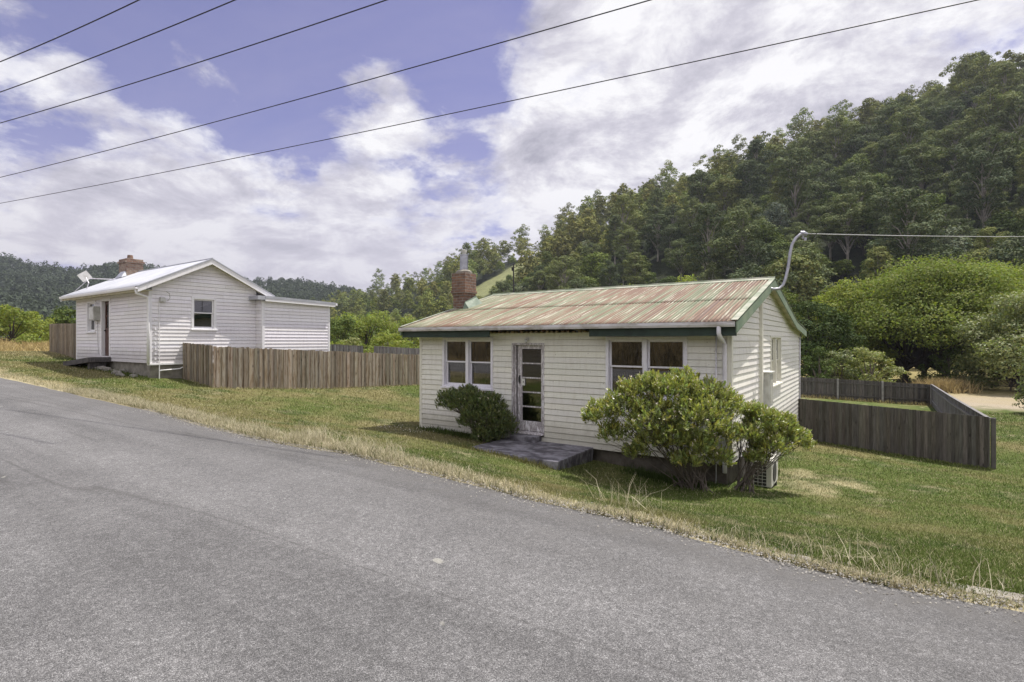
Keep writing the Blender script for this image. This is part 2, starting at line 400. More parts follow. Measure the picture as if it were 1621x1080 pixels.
def empty(name, loc, label, cat, group=None, rz=0):
    o = bpy.data.objects.new(name, None); C.objects.link(o); o.location = loc; o.rotation_euler = (0, 0, rz); o.empty_display_size = .3
    return tag(o, label, cat, group)

# ------------------------------------------------------------------ terrain
def zroad(X): return -1.6 - .02 * np.clip(X, -70, 30)
edge_px = [(0, 596), (120, 623), (241, 649), (337, 676), (453, 700), (554, 717), (700, 752), (842, 788), (984, 819), (1126, 853), (1240, 885), (1382, 919), (1552, 947), (1621, 955.6)]
EDGE = []
for px, py in edge_px:
    t = (px - 810.5) / F; xc = -sn + cs * t; yc = cs + sn * t
    d = 1.6 / ((py - 540) / F - .02 * xc); EDGE.append((d * xc, d * yc))
EDGE.sort()
ex = np.array([e[0] for e in EDGE]); ey = np.array([e[1] for e in EDGE])
print('EDGE', [(round(a, 1), round(b, 2)) for a, b in EDGE])
def yedge(X): return np.interp(X, ex, ey) + .10 * (fbm(np.asarray(X) * .9, 0 * np.asarray(X), 3, 3) - .5)
ctrl = [(x, y, float(zroad(x))) for x, y in EDGE[::1]]
ctrl += [(-60, 4.4, -.45), (-45, 4.4, -.72), (12, 4.8, -1.85), (30, 4.8, -2.2)]
ctrl += [(-10.4, 10.8, -2.36), (-8, 10.6, -2.42), (-5.5, 10.2, -2.55), (-2.6, 10.6, -2.72), (-1.8, 11.8, -2.90), (-2.3, 21, -3.4), (2.7, 21, -3.75), (1.0, 11.5, -2.86), (3.5, 12.5, -3.0),
         (-3.3, 9.0, -2.62), (-4.9, 8.9, -2.48), (-7.4, 8.9, -2.30), (-11.5, 9.3, -2.24), (-6, 24, -3.4), (-12, 19, -2.8), (-11, 14, -2.55)]
ctrl += [(-20.8, 7.8, -1.23), (-24, 7.4, -1.05), (-27.8, 7.6, -.88), (*P(337, 18.0), -1.56), (*P(663, 25.3), -2.07), (*P(500, 21.5), -1.83), (*P(100, 27), -.66), (*P(79, 30), -.62)]
ctrl += [(*P(1475, 39), -4.65), (*P(1268, 40.6), -4.2), (*P(1566, 30), -4.3), (*P(1621, 45), -4.7), (*P(1750, 30), -4.4), (*P(1700, 18), -3.7), (*P(550, 38), -1.95), (*P(630, 38), -2.1), (*P(800, 40), -3.1), (*P(1000, 45), -3.8)]
ctrl += [(*P(0, 60), -.3), (*P(-200, 45), .1), (*P(60, 85), -.9), (*P(300, 85), -2.0), (*P(600, 85), -2.8), (*P(900, 85), -4.2), (*P(1200, 85), -5), (*P(1621, 80), -5), (*P(1900, 60), -5), (*P(1900, 25), -4.2)]
ctrl = np.array(ctrl)
def _k(r): return np.where(r > 0, r * r * np.log(np.maximum(r, 1e-9)), 0)
_n = len(ctrl)
_r = np.hypot(ctrl[:, None, 0] - ctrl[None, :, 0], ctrl[:, None, 1] - ctrl[None, :, 1])
_A = np.zeros((_n + 3, _n + 3)); _A[:_n, :_n] = _k(_r) + np.eye(_n) * .15; _A[:_n, _n] = 1; _A[:_n, _n + 1] = ctrl[:, 0]; _A[:_n, _n + 2] = ctrl[:, 1]; _A[_n:, :_n] = _A[:_n, _n:].T
_w = np.linalg.solve(_A, np.concatenate([ctrl[:, 2], [0, 0, 0]]))
def gz(X, Y):
    X = np.asarray(X, float); Y = np.asarray(Y, float); sh = X.shape
    x = X.ravel(); y = Y.ravel(); out = np.empty_like(x)
    for i in range(0, len(x), 20000):
        a, b = x[i:i + 20000], y[i:i + 20000]
        r = np.hypot(a[:, None] - ctrl[None, :, 0], b[:, None] - ctrl[None, :, 1])
        out[i:i + 20000] = _k(r) @ _w[:_n] + _w[_n] + _w[_n + 1] * a + _w[_n + 2] * b
    far = np.hypot(x, y); out = out * (1 - sstep(75, 130, far)) + (-3.8) * sstep(75, 130, far)
    out = np.clip(out, -6, 3)
    s = y - yedge(x)                       # under the road the ground drops just below the seal
    zr = zroad(x)
    out = np.where(s < 0, zr - .07 * sstep(0, -.35, s), zr * (1 - sstep(0, .9, s)) + out * sstep(0, .9, s))
    out = out + .035 * (fbm(x * .8, y * .8, 5) - .5) * sstep(.1, 1.2, s)
    return out.reshape(sh)
def g1(x, y): return float(gz(np.array([x]), np.array([y]))[0])

# ground colour: green turf, straw at the verge, dry field far off (albedo, not light)
G_GREEN = np.array([.082, .108, .028]); G_DEEP = np.array([.038, .066, .017]); G_STRAW = np.array([.37, .325, .205]); G_DRY = np.array([.165, .150, .068]); G_TAN = np.array([.31, .265, .20])
HX0, HX1, HY0, HY1 = -10.36, -2.33, 10.8, 21.2
def gcol(X, Y):
    X = np.asarray(X, float); Y = np.asarray(Y, float)
    s = Y - yedge(X)
    a = fbm(X * .35, Y * .35, 21); b = fbm(X * 1.3, Y * 1.3, 31); c = fbm(X * 5, Y * 5, 41)
    lush = sstep(.35, .62, a * .6 + b * .4 + .11 * sstep(-6, 0, X) - .02)
    col = G_DRY[None] * (1 - lush[:, None]) + G_GREEN[None] * lush[:, None]
    dp = sstep(.55, .75, b)[:, None] * .6; col = col * (1 - dp) + G_DEEP * dp
    ds = (sstep(.60, .78, c * .5 + b * .5) * .7)[:, None]; col = col * (1 - ds) + G_STRAW * .8 * ds
    wv = np.interp(X, [-40, -14, -7, -3, 0, 4], [.9, .7, .65, .28, .10, .16])
    v = (1 - sstep(.25, 1.0, s / wv + .9 * (b - .5)))[:, None]
    col = col * (1 - v) + G_STRAW * v
    # worn straw patches beside the air conditioner, and the track at the back right
    for (cx, cy, r) in ((-1.2, 12.6, .75), (-.6, 13.9, .55), (-1.5, 14.1, .6), (4.6, 20, .8)):
        k = (1 - sstep(.3, 1.1, np.hypot((X - cx), (Y - cy) * .6) / r + 1.5 * (b - .5) + 1.2 * (c - .5)))[:, None] * .75
        col = col * (1 - k) + G_STRAW * .95 * k
    x, y = P(1600, 42); k = (1 - sstep(.6, 1.1, np.hypot((X - x) / 9, (Y - y) / 9) + .6 * (b - .5)))[:, None]; col = col * (1 - k) + G_TAN * k
    far = sstep(52, 70, np.hypot(X, Y) + 14 * (a - .5))[:, None]; col = col * (1 - far * .8) + np.array([.27, .22, .10]) * far * .8
    lf = (sstep(-30, -36, X) * sstep(5, 14, Y))[:, None]; col = col * (1 - lf) + G_STRAW * .85 * lf
    return col
def grid_mesh(name, xs, ys, zf, cf, mat):
    X, Y = np.meshgrid(xs, ys); Z = zf(X, Y)
    v = np.stack([X.ravel(), Y.ravel(), Z.ravel()], 1)
    nx, ny = len(xs), len(ys)
    i = (np.arange(ny - 1)[:, None] * nx + np.arange(nx - 1)[None]).ravel()
    f = np.stack([i, i + 1, i + nx + 1, i + nx], 1)
    return np_mesh(name, v, f, mat, None, cf(X.ravel(), Y.ravel()) if cf else None, True, 'col')
xs = np.unique(np.concatenate([np.linspace(-900, -120, 22), np.linspace(-120, -42, 40), np.arange(-42, 8, .2), np.linspace(8, 60, 50), np.linspace(60, 700, 18)]))
ys = np.unique(np.concatenate([np.array([-120, -60, -30, -15, -8, -4, 0, 2]), np.arange(3.6, 22, .2), np.linspace(22, 60, 70), np.linspace(60, 140, 24), np.linspace(140, 900, 20)]))
tag(grid_mesh('ground', xs, ys, gz, gcol, M['ground']), kind='structure')

# road sheet: X -140..70 , Y -3.2..edge
rx = np.concatenate([np.linspace(-200, -45, 20), np.arange(-44, 12, .25), np.linspace(13, 90, 20)])
v = []; fcs = []; ed = []
cols_ = [0, .5, .8, .93, .97, 1.0]
for x in rx:
    e = float(yedge(x)) + .04 * (vnoise(x * 6, 0, 8) - .5)
    for c in cols_:
        y = -3.4 + (e + 3.4) * c + (0)
        if c == 1.0: z = float(zroad(x)) - .02
        else: z = float(zroad(x)) + .012
        v.append((x, y, z)); ed.append((1, 1, 1) if c >= .97 else ((.45,) * 3 if c >= .93 else (0, 0, 0)))
nc = len(cols_)
for i in range(len(rx) - 1):
    for j in range(nc - 1): fcs.append((i * nc + j, (i + 1) * nc + j, (i + 1) * nc + j + 1, i * nc + j + 1))
tag(np_mesh('road', np.array(v), np.array(fcs), M['road'], None, np.array(ed), True, 'edge'), kind='structure')

# dry bank on the far side of the road (behind the photographer, seen mirrored in the window glass)
def bankz(X, Y): return zroad(X) - .05 + 4.6 * sstep(-3.6, -11, Y) + .5 * (fbm(X * .4, Y * .4, 55) - .5) * sstep(-3.6, -5, Y)
def bankc(X, Y):
    a = fbm(X * 1.2, Y * 1.2, 66)[:, None]; return np.array([.16, .115, .06]) * a + np.array([.07, .06, .03]) * (1 - a)
tag(grid_mesh('bank', np.arange(-50, 30, .8), np.arange(-16, -3.2, .5), bankz, bankc, M['ground']), kind='structure')
#PART2
# ------------------------------------------------------------------ hills (terrain in its real place, 100 to 900 m off)
def azpx(X, Y):
    r = cs * X + sn * Y; d = -sn * X + cs * Y
    return np.where(d > 1, 810.5 + F * r / np.maximum(d, 1), np.where(r > 0, 4000, -3000)), d
RP = np.array([(440, 502, 650), (540, 486, 620), (600, 470, 600), (640, 460, 590), (700, 442, 560), (760, 424, 530), (850, 404, 500), (930, 372, 470), (1000, 345, 440), (1080, 312, 420), (1150, 290, 400), (1230, 268, 385), (1300, 246, 370), (1400, 212, 355), (1500, 172, 345), (1621, 140, 335), (1750, 100, 330), (2300, -60, 330)])
FP = np.array([(440, 430), (540, 360), (620, 300), (700, 245), (900, 165), (1200, 120), (1621, 100), (2300, 95)])
def hillz(X, Y):
    px, d = azpx(X, Y)
    ry = np.interp(px, RP[:, 0], RP[:, 1]); rd = np.interp(px, RP[:, 0], RP[:, 2]); fd = np.interp(px, FP[:, 0], FP[:, 1])
    zr = (540 - ry) * rd / F
    zr = zr * sstep(300, 540, px) - 6 * (1 - sstep(300, 540, px))
    u = (d - fd) / (rd - fd)
    z = -5.5 + (zr + 5.5) * np.clip(u, 0, 1) ** .92
    z = z + np.where(u > 0, 9 * (fbm(X * .012, Y * .012, 71) - .5) * sstep(0, .3, u), 0)
    z = np.where(u > 1, zr - (u - 1) * 60, z); z = np.where(u < 0, -9, z)
    return np.clip(z, -9, None)
def mesh_polar(name, pxs, ds, zf, mat, cf):
    PX, D = np.meshgrid(pxs, ds); T_ = (PX - 810.5) / F
    X = D * (-sn + cs * T_); Y = D * (cs + sn * T_); Z = zf(X, Y)
    nx, ny = len(pxs), len(ds)
    i = (np.arange(ny - 1)[:, None] * nx + np.arange(nx - 1)[None]).ravel()
    f = np.stack([i, i + 1, i + nx + 1, i + nx], 1)
    return np_mesh(name, np.stack([X.ravel(), Y.ravel(), Z.ravel()], 1), f, mat, None, cf(X.ravel(), Y.ravel()), True, 'col')
CLX, CLD = 790, 330   # grassy clearing on the slope
def clear_mask(X, Y):
    px, d = azpx(X, Y)
    dc = 378 + (px - 752) * .75
    return np.maximum(np.abs(px - 800) / 55, np.abs(d - dc + 8) / 32)
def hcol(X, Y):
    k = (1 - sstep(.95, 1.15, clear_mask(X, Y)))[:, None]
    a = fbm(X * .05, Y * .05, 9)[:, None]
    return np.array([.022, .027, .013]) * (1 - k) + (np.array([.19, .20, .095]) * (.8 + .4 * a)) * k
M['hill'] = vcolmat('hill_floor', scale=.3, bd=1.0)
tag(mesh_polar('hill', np.arange(440, 2300, 12), np.linspace(90, 720, 80), hillz, M['hill'], hcol), kind='structure')
# far hills, left
RF = np.array([(-900, 330, 900), (-300, 395, 850), (0, 418, 820), (60, 432, 820), (120, 438, 820), (200, 426, 830), (260, 436, 850), (330, 455, 900), (400, 453, 950), (440, 452, 950), (480, 455, 950), (530, 462, 940), (560, 468, 930), (600, 485, 900), (660, 510, 900), (900, 540, 900)])
def farz(X, Y):
    px, d = azpx(X, Y)
    ry = np.interp(px, RF[:, 0], RF[:, 1]); rd = np.interp(px, RF[:, 0], RF[:, 2]); fd = rd * .36
    u = (d - fd) / (rd - fd); zr = (540 - ry) * rd / F
    z = -5 + (zr + 5) * np.clip(u, 0, 1) ** 1.3 + 14 * (fbm(X * .006, Y * .006, 81) - .5) * sstep(0, .4, u) * (1 - sstep(.8, 1, u))
    return np.where(u > 1, zr - (u - 1) * 120, np.where(u < 0, -8, z))
tag(mesh_polar('far_hill', np.arange(-900, 900, 14), np.linspace(240, 1100, 60), farz, M['hill'], lambda X, Y: np.tile([.035, .042, .024], (len(X), 1))), kind='structure')

# ------------------------------------------------------------------ foliage generators
def leaf_quads(cen, nrm, size, aspect=1.0, jit=.6, rng=RNG):
    """one quad per centre, facing nrm with jitter"""
    n = len(cen)
    nn = nrm + rng.normal(0, jit, (n, 3)); nn /= np.linalg.norm(nn, axis=1)[:, None] + 1e-9
    a = rng.normal(0, 1, (n, 3)); a -= nn * (a * nn).sum(1)[:, None]; a /= np.linalg.norm(a, axis=1)[:, None] + 1e-9
    b = np.cross(nn, a)
    sz = size * rng.uniform(.6, 1.3, n)[:, None]
    a = a * sz * .5; b = b * sz * .5 * aspect
    # slightly ragged quad
    v = np.stack([cen - a * 1.0 - b * .55, cen + a * .2 - b, cen + a * 1.05 + b * .3, cen - a * .25 + b], 1)
    return v.reshape(-1, 3)
def qf(n): return (np.arange(n * 4, dtype=np.int32)).reshape(n, 4)
def lobes_cloud(lobes, per, size, jit=.6, aspect=.7, rng=RNG, under=.35, r0=.72):
    """lobes: (x,y,z,rx,rz). leaves near each lobe's surface, mostly its upper side"""
    V = []; T = []
    for (x, y, z, rx, rz) in lobes:
        n = int(per * (rx * rx) )
        d = rng.normal(0, 1, (n * 2, 3)); d /= np.linalg.norm(d, axis=1)[:, None]
        keep = (d[:, 2] > -.25) | (rng.random(len(d)) < under); d = d[keep][:n]
        n = len(d)
        bump_ = 1 + .22 * np.sin(d[:, 0] * 5 + x) * np.cos(d[:, 1] * 6 + y) + .12 * np.sin(d[:, 2] * 9 + z)
        r = rng.uniform(r0, 1.06, n) * bump_
        c = np.stack([x + d[:, 0] * r * rx, y + d[:, 1] * r * rx, z + d[:, 2] * r * rz], 1)
        V.append(leaf_quads(c, d + np.array([0, 0, .75]), size, aspect, jit, rng))
        br = rng.uniform(.75, 1.3, n) * rng.uniform(.85, 1.15)
        hue = rng.normal(0, .08, n)
        t = np.stack([br * (1 + hue), br, br * (1 - hue)], 1)
        T.append(np.repeat(t, 4, 0))
    return np.concatenate(V), np.concatenate(T)
def limb_mesh(segs, seg=6):
    b = MB()
    for pts, rs in segs: b.tube(pts, rs, seg)
    v = np.array(b.v); return b
def euc_variant(i, h=24, per=88, size=.44, dens=1.0):
    rng = np.random.default_rng(100 + i); R = 5.6 * rng.uniform(.85, 1.2)
    lobes = []; segs = []
    zs = h * .34
    n = int(rng.integers(20, 27) * dens); h = h * rng.uniform(.85, 1.1)
    for k in range(n):
        f = (k + .5) / n; z = zs + (h * .93 - zs) * f
        rad = R * (math.sin(PI * min(1, .22 + f * .76)) ** .7) * rng.uniform(.35, 1.0) * (1 if k < n - 1 else .2)
        a = k * 2.4 + rng.uniform(-.5, .5)
        rx = rng.uniform(1.3, 2.8) * (1.0 if f < .8 else .8)
        x, y = rad * math.cos(a), rad * math.sin(a)
        lobes.append((x, y, z, rx, rx * rng.uniform(.55, .8)))
        z0 = z - rad * .9 - 2.0
        for _ in range(1):
            q = rng.normal(0, .75, 3) * rx; r2 = rx * rng.uniform(.35, .6); lobes.append((x + q[0], y + q[1], z + q[2] * .6, r2, r2 * .75))
        segs.append(([(0, 0, max(2, z0)), (x * .5, y * .5, z - 1.6), (x, y, z)], [.16, .11, .05]))
    lean = rng.uniform(-.6, .6)
    segs.insert(0, ([(0, 0, -2), (0, 0, 0), (lean * .4, 0, h * .4), (lean, .3, h * .68), (lean * 1.2, .2, h * .9)], [.5, .42, .30, .17, .06]))
    V, T = lobes_cloud(lobes, per, size, .38, .75, rng, .25)
    return V, T, segs
def round_variant(i, h=13, R=4.6, per=80, size=.44, n=15, z0=.28):
    rng = np.random.default_rng(300 + i); lobes = []; segs = []
    for k in range(n):
        f = (k + .5) / n; a = k * 2.4 + rng.uniform(-.4, .4)
        el = math.asin(min(1, f * 1.0)); rad = R * math.cos(el) * rng.uniform(.55, .95); z = h * z0 + (h * .86 - h * z0) * math.sin(el) * rng.uniform(.85, 1.05)
        rx = rng.uniform(1.6, 2.5) * R / 4.6
        lobes.append((rad * math.cos(a), rad * math.sin(a), z, rx, rx * rng.uniform(.6, .85)))
        segs.append(([(0, 0, h * .12), (rad * .5 * math.cos(a), rad * .5 * math.sin(a), z * .6), (rad * .9 * math.cos(a), rad * .9 * math.sin(a), z)], [.15, .1, .04]))
    segs.insert(0, ([(0, 0, -1.5), (0, 0, 0), (.2, .1, h * .35), (.1, .2, h * .7)], [.4, .33, .24, .08]))
    V, T = lobes_cloud(lobes, per, size, .4, .75, rng, .25)
    return V, T, segs
def limbs_as_mesh(name, segs, mat, sides=5):
    b = MB()
    for pts, rs in segs: b.tube(pts, rs, sides, False)
    me = bpy.data.meshes.new(name); me.from_pydata(b.v, [], b.f); me.materials.append(M[mat]); me.shade_smooth(); return me
VAR = {'euc': [], 'dark': [], 'wattle': []}
for i in range(5):
    V, T, S = euc_variant(i); VAR['euc'].append((np_mesh('eucalypt_crown', V, qf(len(V) // 4), M['euc'], 'mesh', T), limbs_as_mesh('eucalypt_trunk', S, 'pale_bark')))
for i in range(4):
    V, T, S = round_variant(i); VAR['dark'].append((np_mesh('blackwood_crown', V, qf(len(V) // 4), M['darkleaf'], 'mesh', T), limbs_as_mesh('blackwood_trunk', S, 'bark')))
for i in range(2):
    V, T, S = round_variant(20 + i, 14, 4.4, 90, .38, 18, .2); VAR['wattle'].append((np_mesh('wattle_crown', V, qf(len(V) // 4), M['wattle'], 'mesh', T), limbs_as_mesh('wattle_trunk', S, 'bark')))

def place_tree(name, meshes, x, y, z, s, rz, label, cat, group, sz=None):
    r = empty(name, (x, y, z), label, cat, group, rz); r.scale = (s, s, sz or s)
    for nm, me in zip(('crown', 'trunk'), meshes):
        o = bpy.data.objects.new(nm, me); C.objects.link(o); o.parent = r
    return r
# forest sample points on the big hill
pts = []
rng = np.random.default_rng(5)
cell = {}
tries = rng.random((26000, 2)); rngm = random.Random(4)
for a, b in tries:
    px = 445 + a * (1830 - 445); 
    rd = np.interp(px, RP[:, 0], RP[:, 2]); fd = np.interp(px, FP[:, 0], FP[:, 1])
    d = math.sqrt((fd * .97) ** 2 + b * ((rd + 18) ** 2 - (fd * .97) ** 2))
    x, y = P(px, d)
    mind = (7.8 + .009 * d) * rngm.uniform(.72, 1.35)
    gx, gy = int(x // 10), int(y // 10); ok = True
    for i in (-1, 0, 1):
        for j in (-1, 0, 1):
            for (qx, qy) in cell.get((gx + i, gy + j), ()):
                if (qx - x) ** 2 + (qy - y) ** 2 < mind * mind: ok = False
    if not ok: continue
    if float(clear_mask(np.array([x]), np.array([y]))[0]) < 1.0 : continue
    cell.setdefault((gx, gy), []).append((x, y)); pts.append((d, px, x, y, rd, fd))
pts.sort()
print('FOREST', len(pts))
stuff_V = {'euc': [], 'dark': [], 'wattle': []}; stuff_T = {'euc': [], 'dark': [], 'wattle': []}
low = {'euc': [euc_variant(50 + i, 24, 19, .86) for i in range(5)], 'dark': [round_variant(60 + i, 13, 4.6, 20, .8) for i in range(3)], 'wattle': [round_variant(70 + i, 14, 4.4, 20, .75, 16, .2) for i in range(2)]}
low['ridge'] = [euc_variant(80 + i, 27, 24, .70, .55) for i in range(4)]
cnt = {'euc': 0, 'dark': 0, 'wattle': 0}; nind = 0
LBL = {'euc': ('eucalypt_tree', 'tall olive clumped eucalypt', 'eucalypts on the wooded hillside'),
       'dark': ('blackwood_tree', 'low round dark tree', 'dark green trees on the wooded hillside'),
       'wattle': ('wattle_tree', 'rounded grey green wattle', 'grey green wattles on the wooded hillside')}
for (d, px, x, y, rd, fd) in pts:
    u = (d - fd) / (rd - fd); h = float(hillz(np.array([x]), np.array([y]))[0])
    q = rng.random(); q = q if q > .3 else q * .9; lowslope = u < .16 or px < 700
    kind = 'dark' if q < (.50 if lowslope else .16) else ('wattle' if q < (.62 if lowslope else .24) else 'euc')
    s = rng.choice([.58, .72, .85, .98, 1.1, 1.3]) * rng.uniform(.93, 1.07) * (1.0 if kind == 'euc' else rng.uniform(.75, 1.15))
    if kind == 'euc' and u < .3: s *= .85
    if px < 700: s *= .8
    if u > .93: s *= rng.uniform(.7, 1.1)
    dc = 378 + (px - 752) * .75
    if 735 < px < 862 and dc - 150 < d < dc: kind = 'dark'; s = rng.uniform(.4, .6)
    sz = s * rng.uniform(.88, 1.12); rz = rng.uniform(0, 6.28)
    if nind < 290 and 560 < px < 1700 :
        nind += 1; nm, lb, gr = LBL[kind]
        where = 'at the foot of the wooded hill' if u < .2 else ('on the lower slope of the wooded hill' if u < .45 else 'halfway up the wooded hill')
        side = 'beyond the brick chimney' if px < 950 else ('above the rusty roof' if px < 1230 else 'above the bright willows')
        vs = VAR[kind]; place_tree(nm, vs[int(rng.integers(len(vs)))], x, y, h - .4, s, rz, f'{lb} {where} {side}', 'tree', gr + ' ' + side, sz)
    else:
        lk = low['ridge'] if (u > .86 and rng.random() < .75) else low[kind]
        V, T, S = lk[int(rng.integers(len(lk)))]
        c, s_ = math.cos(rz), math.sin(rz)
        W = np.stack([(V[:, 0] * c - V[:, 1] * s_) * s + x, (V[:, 0] * s_ + V[:, 1] * c) * s + y, V[:, 2] * sz + h - .4], 1)
        tv = rng.uniform(.68, 1.3); stuff_V[kind].append(W); stuff_T[kind].append(T * np.array([tv * rng.uniform(.9, 1.12), tv, tv * rng.uniform(.8, 1.1)]))
# one mass: the rest of the wood
Vs = []; Ts = []; mi = []
for k, kind in enumerate(('euc', 'dark', 'wattle')):
    V = np.concatenate(stuff_V[kind]); Vs.append(V); Ts.append(np.concatenate(stuff_T[kind])); mi.append(np.full(len(V) // 4, k))
# trunks of the mass: thin prisms
Vs = np.concatenate(Vs); Ts = np.concatenate(Ts); mi = np.concatenate(mi)
o = np_mesh('forest', Vs, qf(len(Vs) // 4), None, None, Ts, mats=[M['euc'], M['darkleaf'], M['wattle']], midx=mi)
tag(o, 'dense eucalypt wood covering the upper slopes and skyline of the big hill', 'woods', kind='stuff')
print('stuff faces', len(mi), 'individuals', nind)
# far hill wood
fv = []; ft = []
rng = np.random.default_rng(8)
for k in range(5200):
    px = rng.uniform(-60, 720); rd = np.interp(px, RF[:, 0], RF[:, 2]); d = math.sqrt(rng.uniform((rd * .42) ** 2, (rd + 15) ** 2)); x, y = P(px, d)
    h = float(farz(np.array([x]), np.array([y]))[0]); r = rng.uniform(2.4, 5.2); H = rng.uniform(9, 20)
    if rng.random() < .12 : H *= 1.2
    m = 44
    dd = rng.normal(0, 1, (m, 3)); dd /= np.linalg.norm(dd, axis=1)[:, None]; dd[:, 2] = np.abs(dd[:, 2]) * 1.0 - .15
    c = np.stack([x + dd[:, 0] * r, y + dd[:, 1] * r, h + H * .5 + dd[:, 2] * H * .46], 1)
    fv.append(leaf_quads(c, dd, 2.2, .8, .4, rng)); b = rng.uniform(.6, 1.0) * rng.uniform(.8, 1.2, (m, 1)); ft.append(np.repeat(b * np.array([[.46, .52, .90]]), 4, 0))  # bluish leaf tint: part of the distance haze is put into the colour
fv = np.concatenate(fv); ft = np.concatenate(ft)
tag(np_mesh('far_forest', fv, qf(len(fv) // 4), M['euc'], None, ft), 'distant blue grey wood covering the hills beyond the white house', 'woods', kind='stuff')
#PART3
# ------------------------------------------------------------------ valley trees, one by one
def willow(name, px, d, h, R, seed, label, mat='willow', n=22, size=.34, per=70, cat='tree', group=None, bark='bark', trunks=1, z0=.22, under=.5, droop=0, spread=1.0, zoff=0):
    rng = np.random.default_rng(seed); x, y = P(px, d); z = g1(x, y) if math.hypot(x, y) < 125 else float(hillz(np.array([x]), np.array([y]))[0])
    z += zoff
    lobes = []; segs = []
    for k in range(n):
        f = (k + .5) / n; a = k * 2.4 + rng.uniform(-.5, .5); el = math.asin(f)
        rad = R * math.cos(el) ** .8 * rng.uniform(.5, .98); zz = h * z0 + (h * .88 - h * z0) * math.sin(el) ** .9 * rng.uniform(.85, 1.08)
        rx = rng.uniform(.17, .40) * R
        lobes.append((rad * math.cos(a), rad * math.sin(a), zz, rx, rx * rng.uniform(.6, .85)))
        tx = (rng.integers(trunks) - (trunks - 1) / 2) * spread
        segs.append(([(tx, 0, h * .10), (tx + rad * .45 * math.cos(a), rad * .45 * math.sin(a), zz * .62), (rad * .9 * math.cos(a), rad * .9 * math.sin(a), zz)], [h * .012, h * .008, h * .003]))
    for j in range(trunks):
        tx = (j - (trunks - 1) / 2) * spread
        segs.append(([(tx, 0, -.5), (tx, 0, .2), (tx * 1.5 + .2, .1, h * .3), (tx * 2.0, .2, h * .62)], [h * .024, h * .021, h * .016, h * .006]))
    V, T = lobes_cloud(lobes, per * 1.25 / (R * R / 16), size, .8, .5, rng, under, .55)
    r = empty(name, (x, y, z), label, cat, group)
    np_mesh('crown', V, qf(len(V) // 4), M[mat], r, T)
    o = bpy.data.objects.new('trunk', limbs_as_mesh('trunk', segs, bark, 7)); C.objects.link(o); o.parent = r
    return r
W_ = 'bright green willows beyond the dark fence'
willow('willow_tree', 1462, 62, 14.2, 9.0, 1, 'largest bright green willow, forked black trunks showing behind the dark paling yard', n=64, per=900, size=.27, trunks=3, spread=1.7, z0=.34)
willow('dark_shrub', 1450, 84, 6.0, 5.0, 70, 'dark thicket seen between the trunks of the forked willow', 'darkleaf', n=14, per=200, size=.34, cat='shrub', bark='twig', z0=.05)
willow('willow_tree', 1585, 66, 14.6, 7.5, 2, 'bright green willow on the right of the big forked willow', n=44, per=760, size=.27, z0=.12)
willow('willow_tree', 1700, 70, 14.5, 8.0, 3, 'bright green willow cut by the right border of the view', n=30, per=300, size=.38, z0=.2)
willow('willow_tree', 1350, 66, 12.4, 5.6, 4, 'smaller bright green willow between the service pole and the big forked willow', n=36, per=600, size=.27, z0=.12)
willow('dark_tree', 1290, 56, 9.2, 4.2, 5, 'dark leafy tree close behind the gable of the rusty roofed cottage', 'darkleaf', n=26, per=300, size=.3, z0=.1)
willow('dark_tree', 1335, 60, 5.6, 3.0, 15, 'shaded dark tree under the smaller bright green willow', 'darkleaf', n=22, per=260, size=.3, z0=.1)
willow('pale_tree', 1612, 50, 9.2, 4.6, 6, 'grey green small leaved tree overhanging the sandy track', 'paleleaf', n=30, per=460, size=.24, z0=.25)
willow('pale_tree', 1690, 33, 5.6, 2.9, 7, 'pale green tree whose branches reach in over the lawn by the track', 'paleleaf', n=22, per=330, size=.2, z0=.1)
willow('pale_shrub', 1330, 50, 4.4, 2.0, 8, 'yellow green shrub behind the concrete posted fence, nearer the cottage', 'paleleaf', n=14, per=150, size=.2, cat='shrub', bark='twig', z0=.1)
willow('pale_shrub', 1376, 49, 4.6, 2.3, 9, 'yellow green shrub behind the middle concrete fence post', 'paleleaf', n=14, per=170, size=.2, cat='shrub', bark='twig', z0=.1)
willow('dark_shrub', 1296, 48, 4.2, 1.8, 10, 'sprawling dark green shrub beside the cottage gable, behind the back fence', 'darkleaf', n=12, per=130, size=.2, cat='shrub', bark='twig', z0=.1)
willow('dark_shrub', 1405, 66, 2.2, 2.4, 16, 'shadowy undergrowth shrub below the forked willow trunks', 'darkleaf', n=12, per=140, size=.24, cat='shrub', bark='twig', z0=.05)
willow('pale_shrub', 1548, 54, 3.6, 2.2, 17, 'grey green shrub over the dry grass tuft by the track', 'paleleaf', n=12, per=140, size=.2, cat='shrub', bark='twig', z0=.08)
willow('dark_shrub', 1500, 58, 4.6, 3.0, 18, 'dark shrub filling the gap right of the forked willow trunks', 'darkleaf', n=12, per=140, size=.26, cat='shrub', bark='twig', z0=.05)
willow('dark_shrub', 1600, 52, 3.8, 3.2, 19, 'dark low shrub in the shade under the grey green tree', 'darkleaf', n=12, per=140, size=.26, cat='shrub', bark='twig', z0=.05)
# clump behind the roof
willow('willow_tree', 1090, 98, 16.6, 6.0, 20, 'rounded bright green willow rising behind the ridge of the rusty roof', n=20, per=200, size=.42, z0=.1)
willow('willow_tree', 1020, 104, 16.6, 6.4, 21, 'bright green willow behind the ridge, left of the rounded one', n=20, per=200, size=.42, z0=.1)
willow('willow_tree', 1170, 90, 11.5, 4.6, 22, 'low bright green willow just left of the service pole', n=18, per=160, size=.4, z0=.1)
willow('dark_tree', 1240, 84, 12.5, 4.6, 23, 'dark green tree behind the bent service pole', 'darkleaf', n=20, per=200, size=.38, z0=.1)
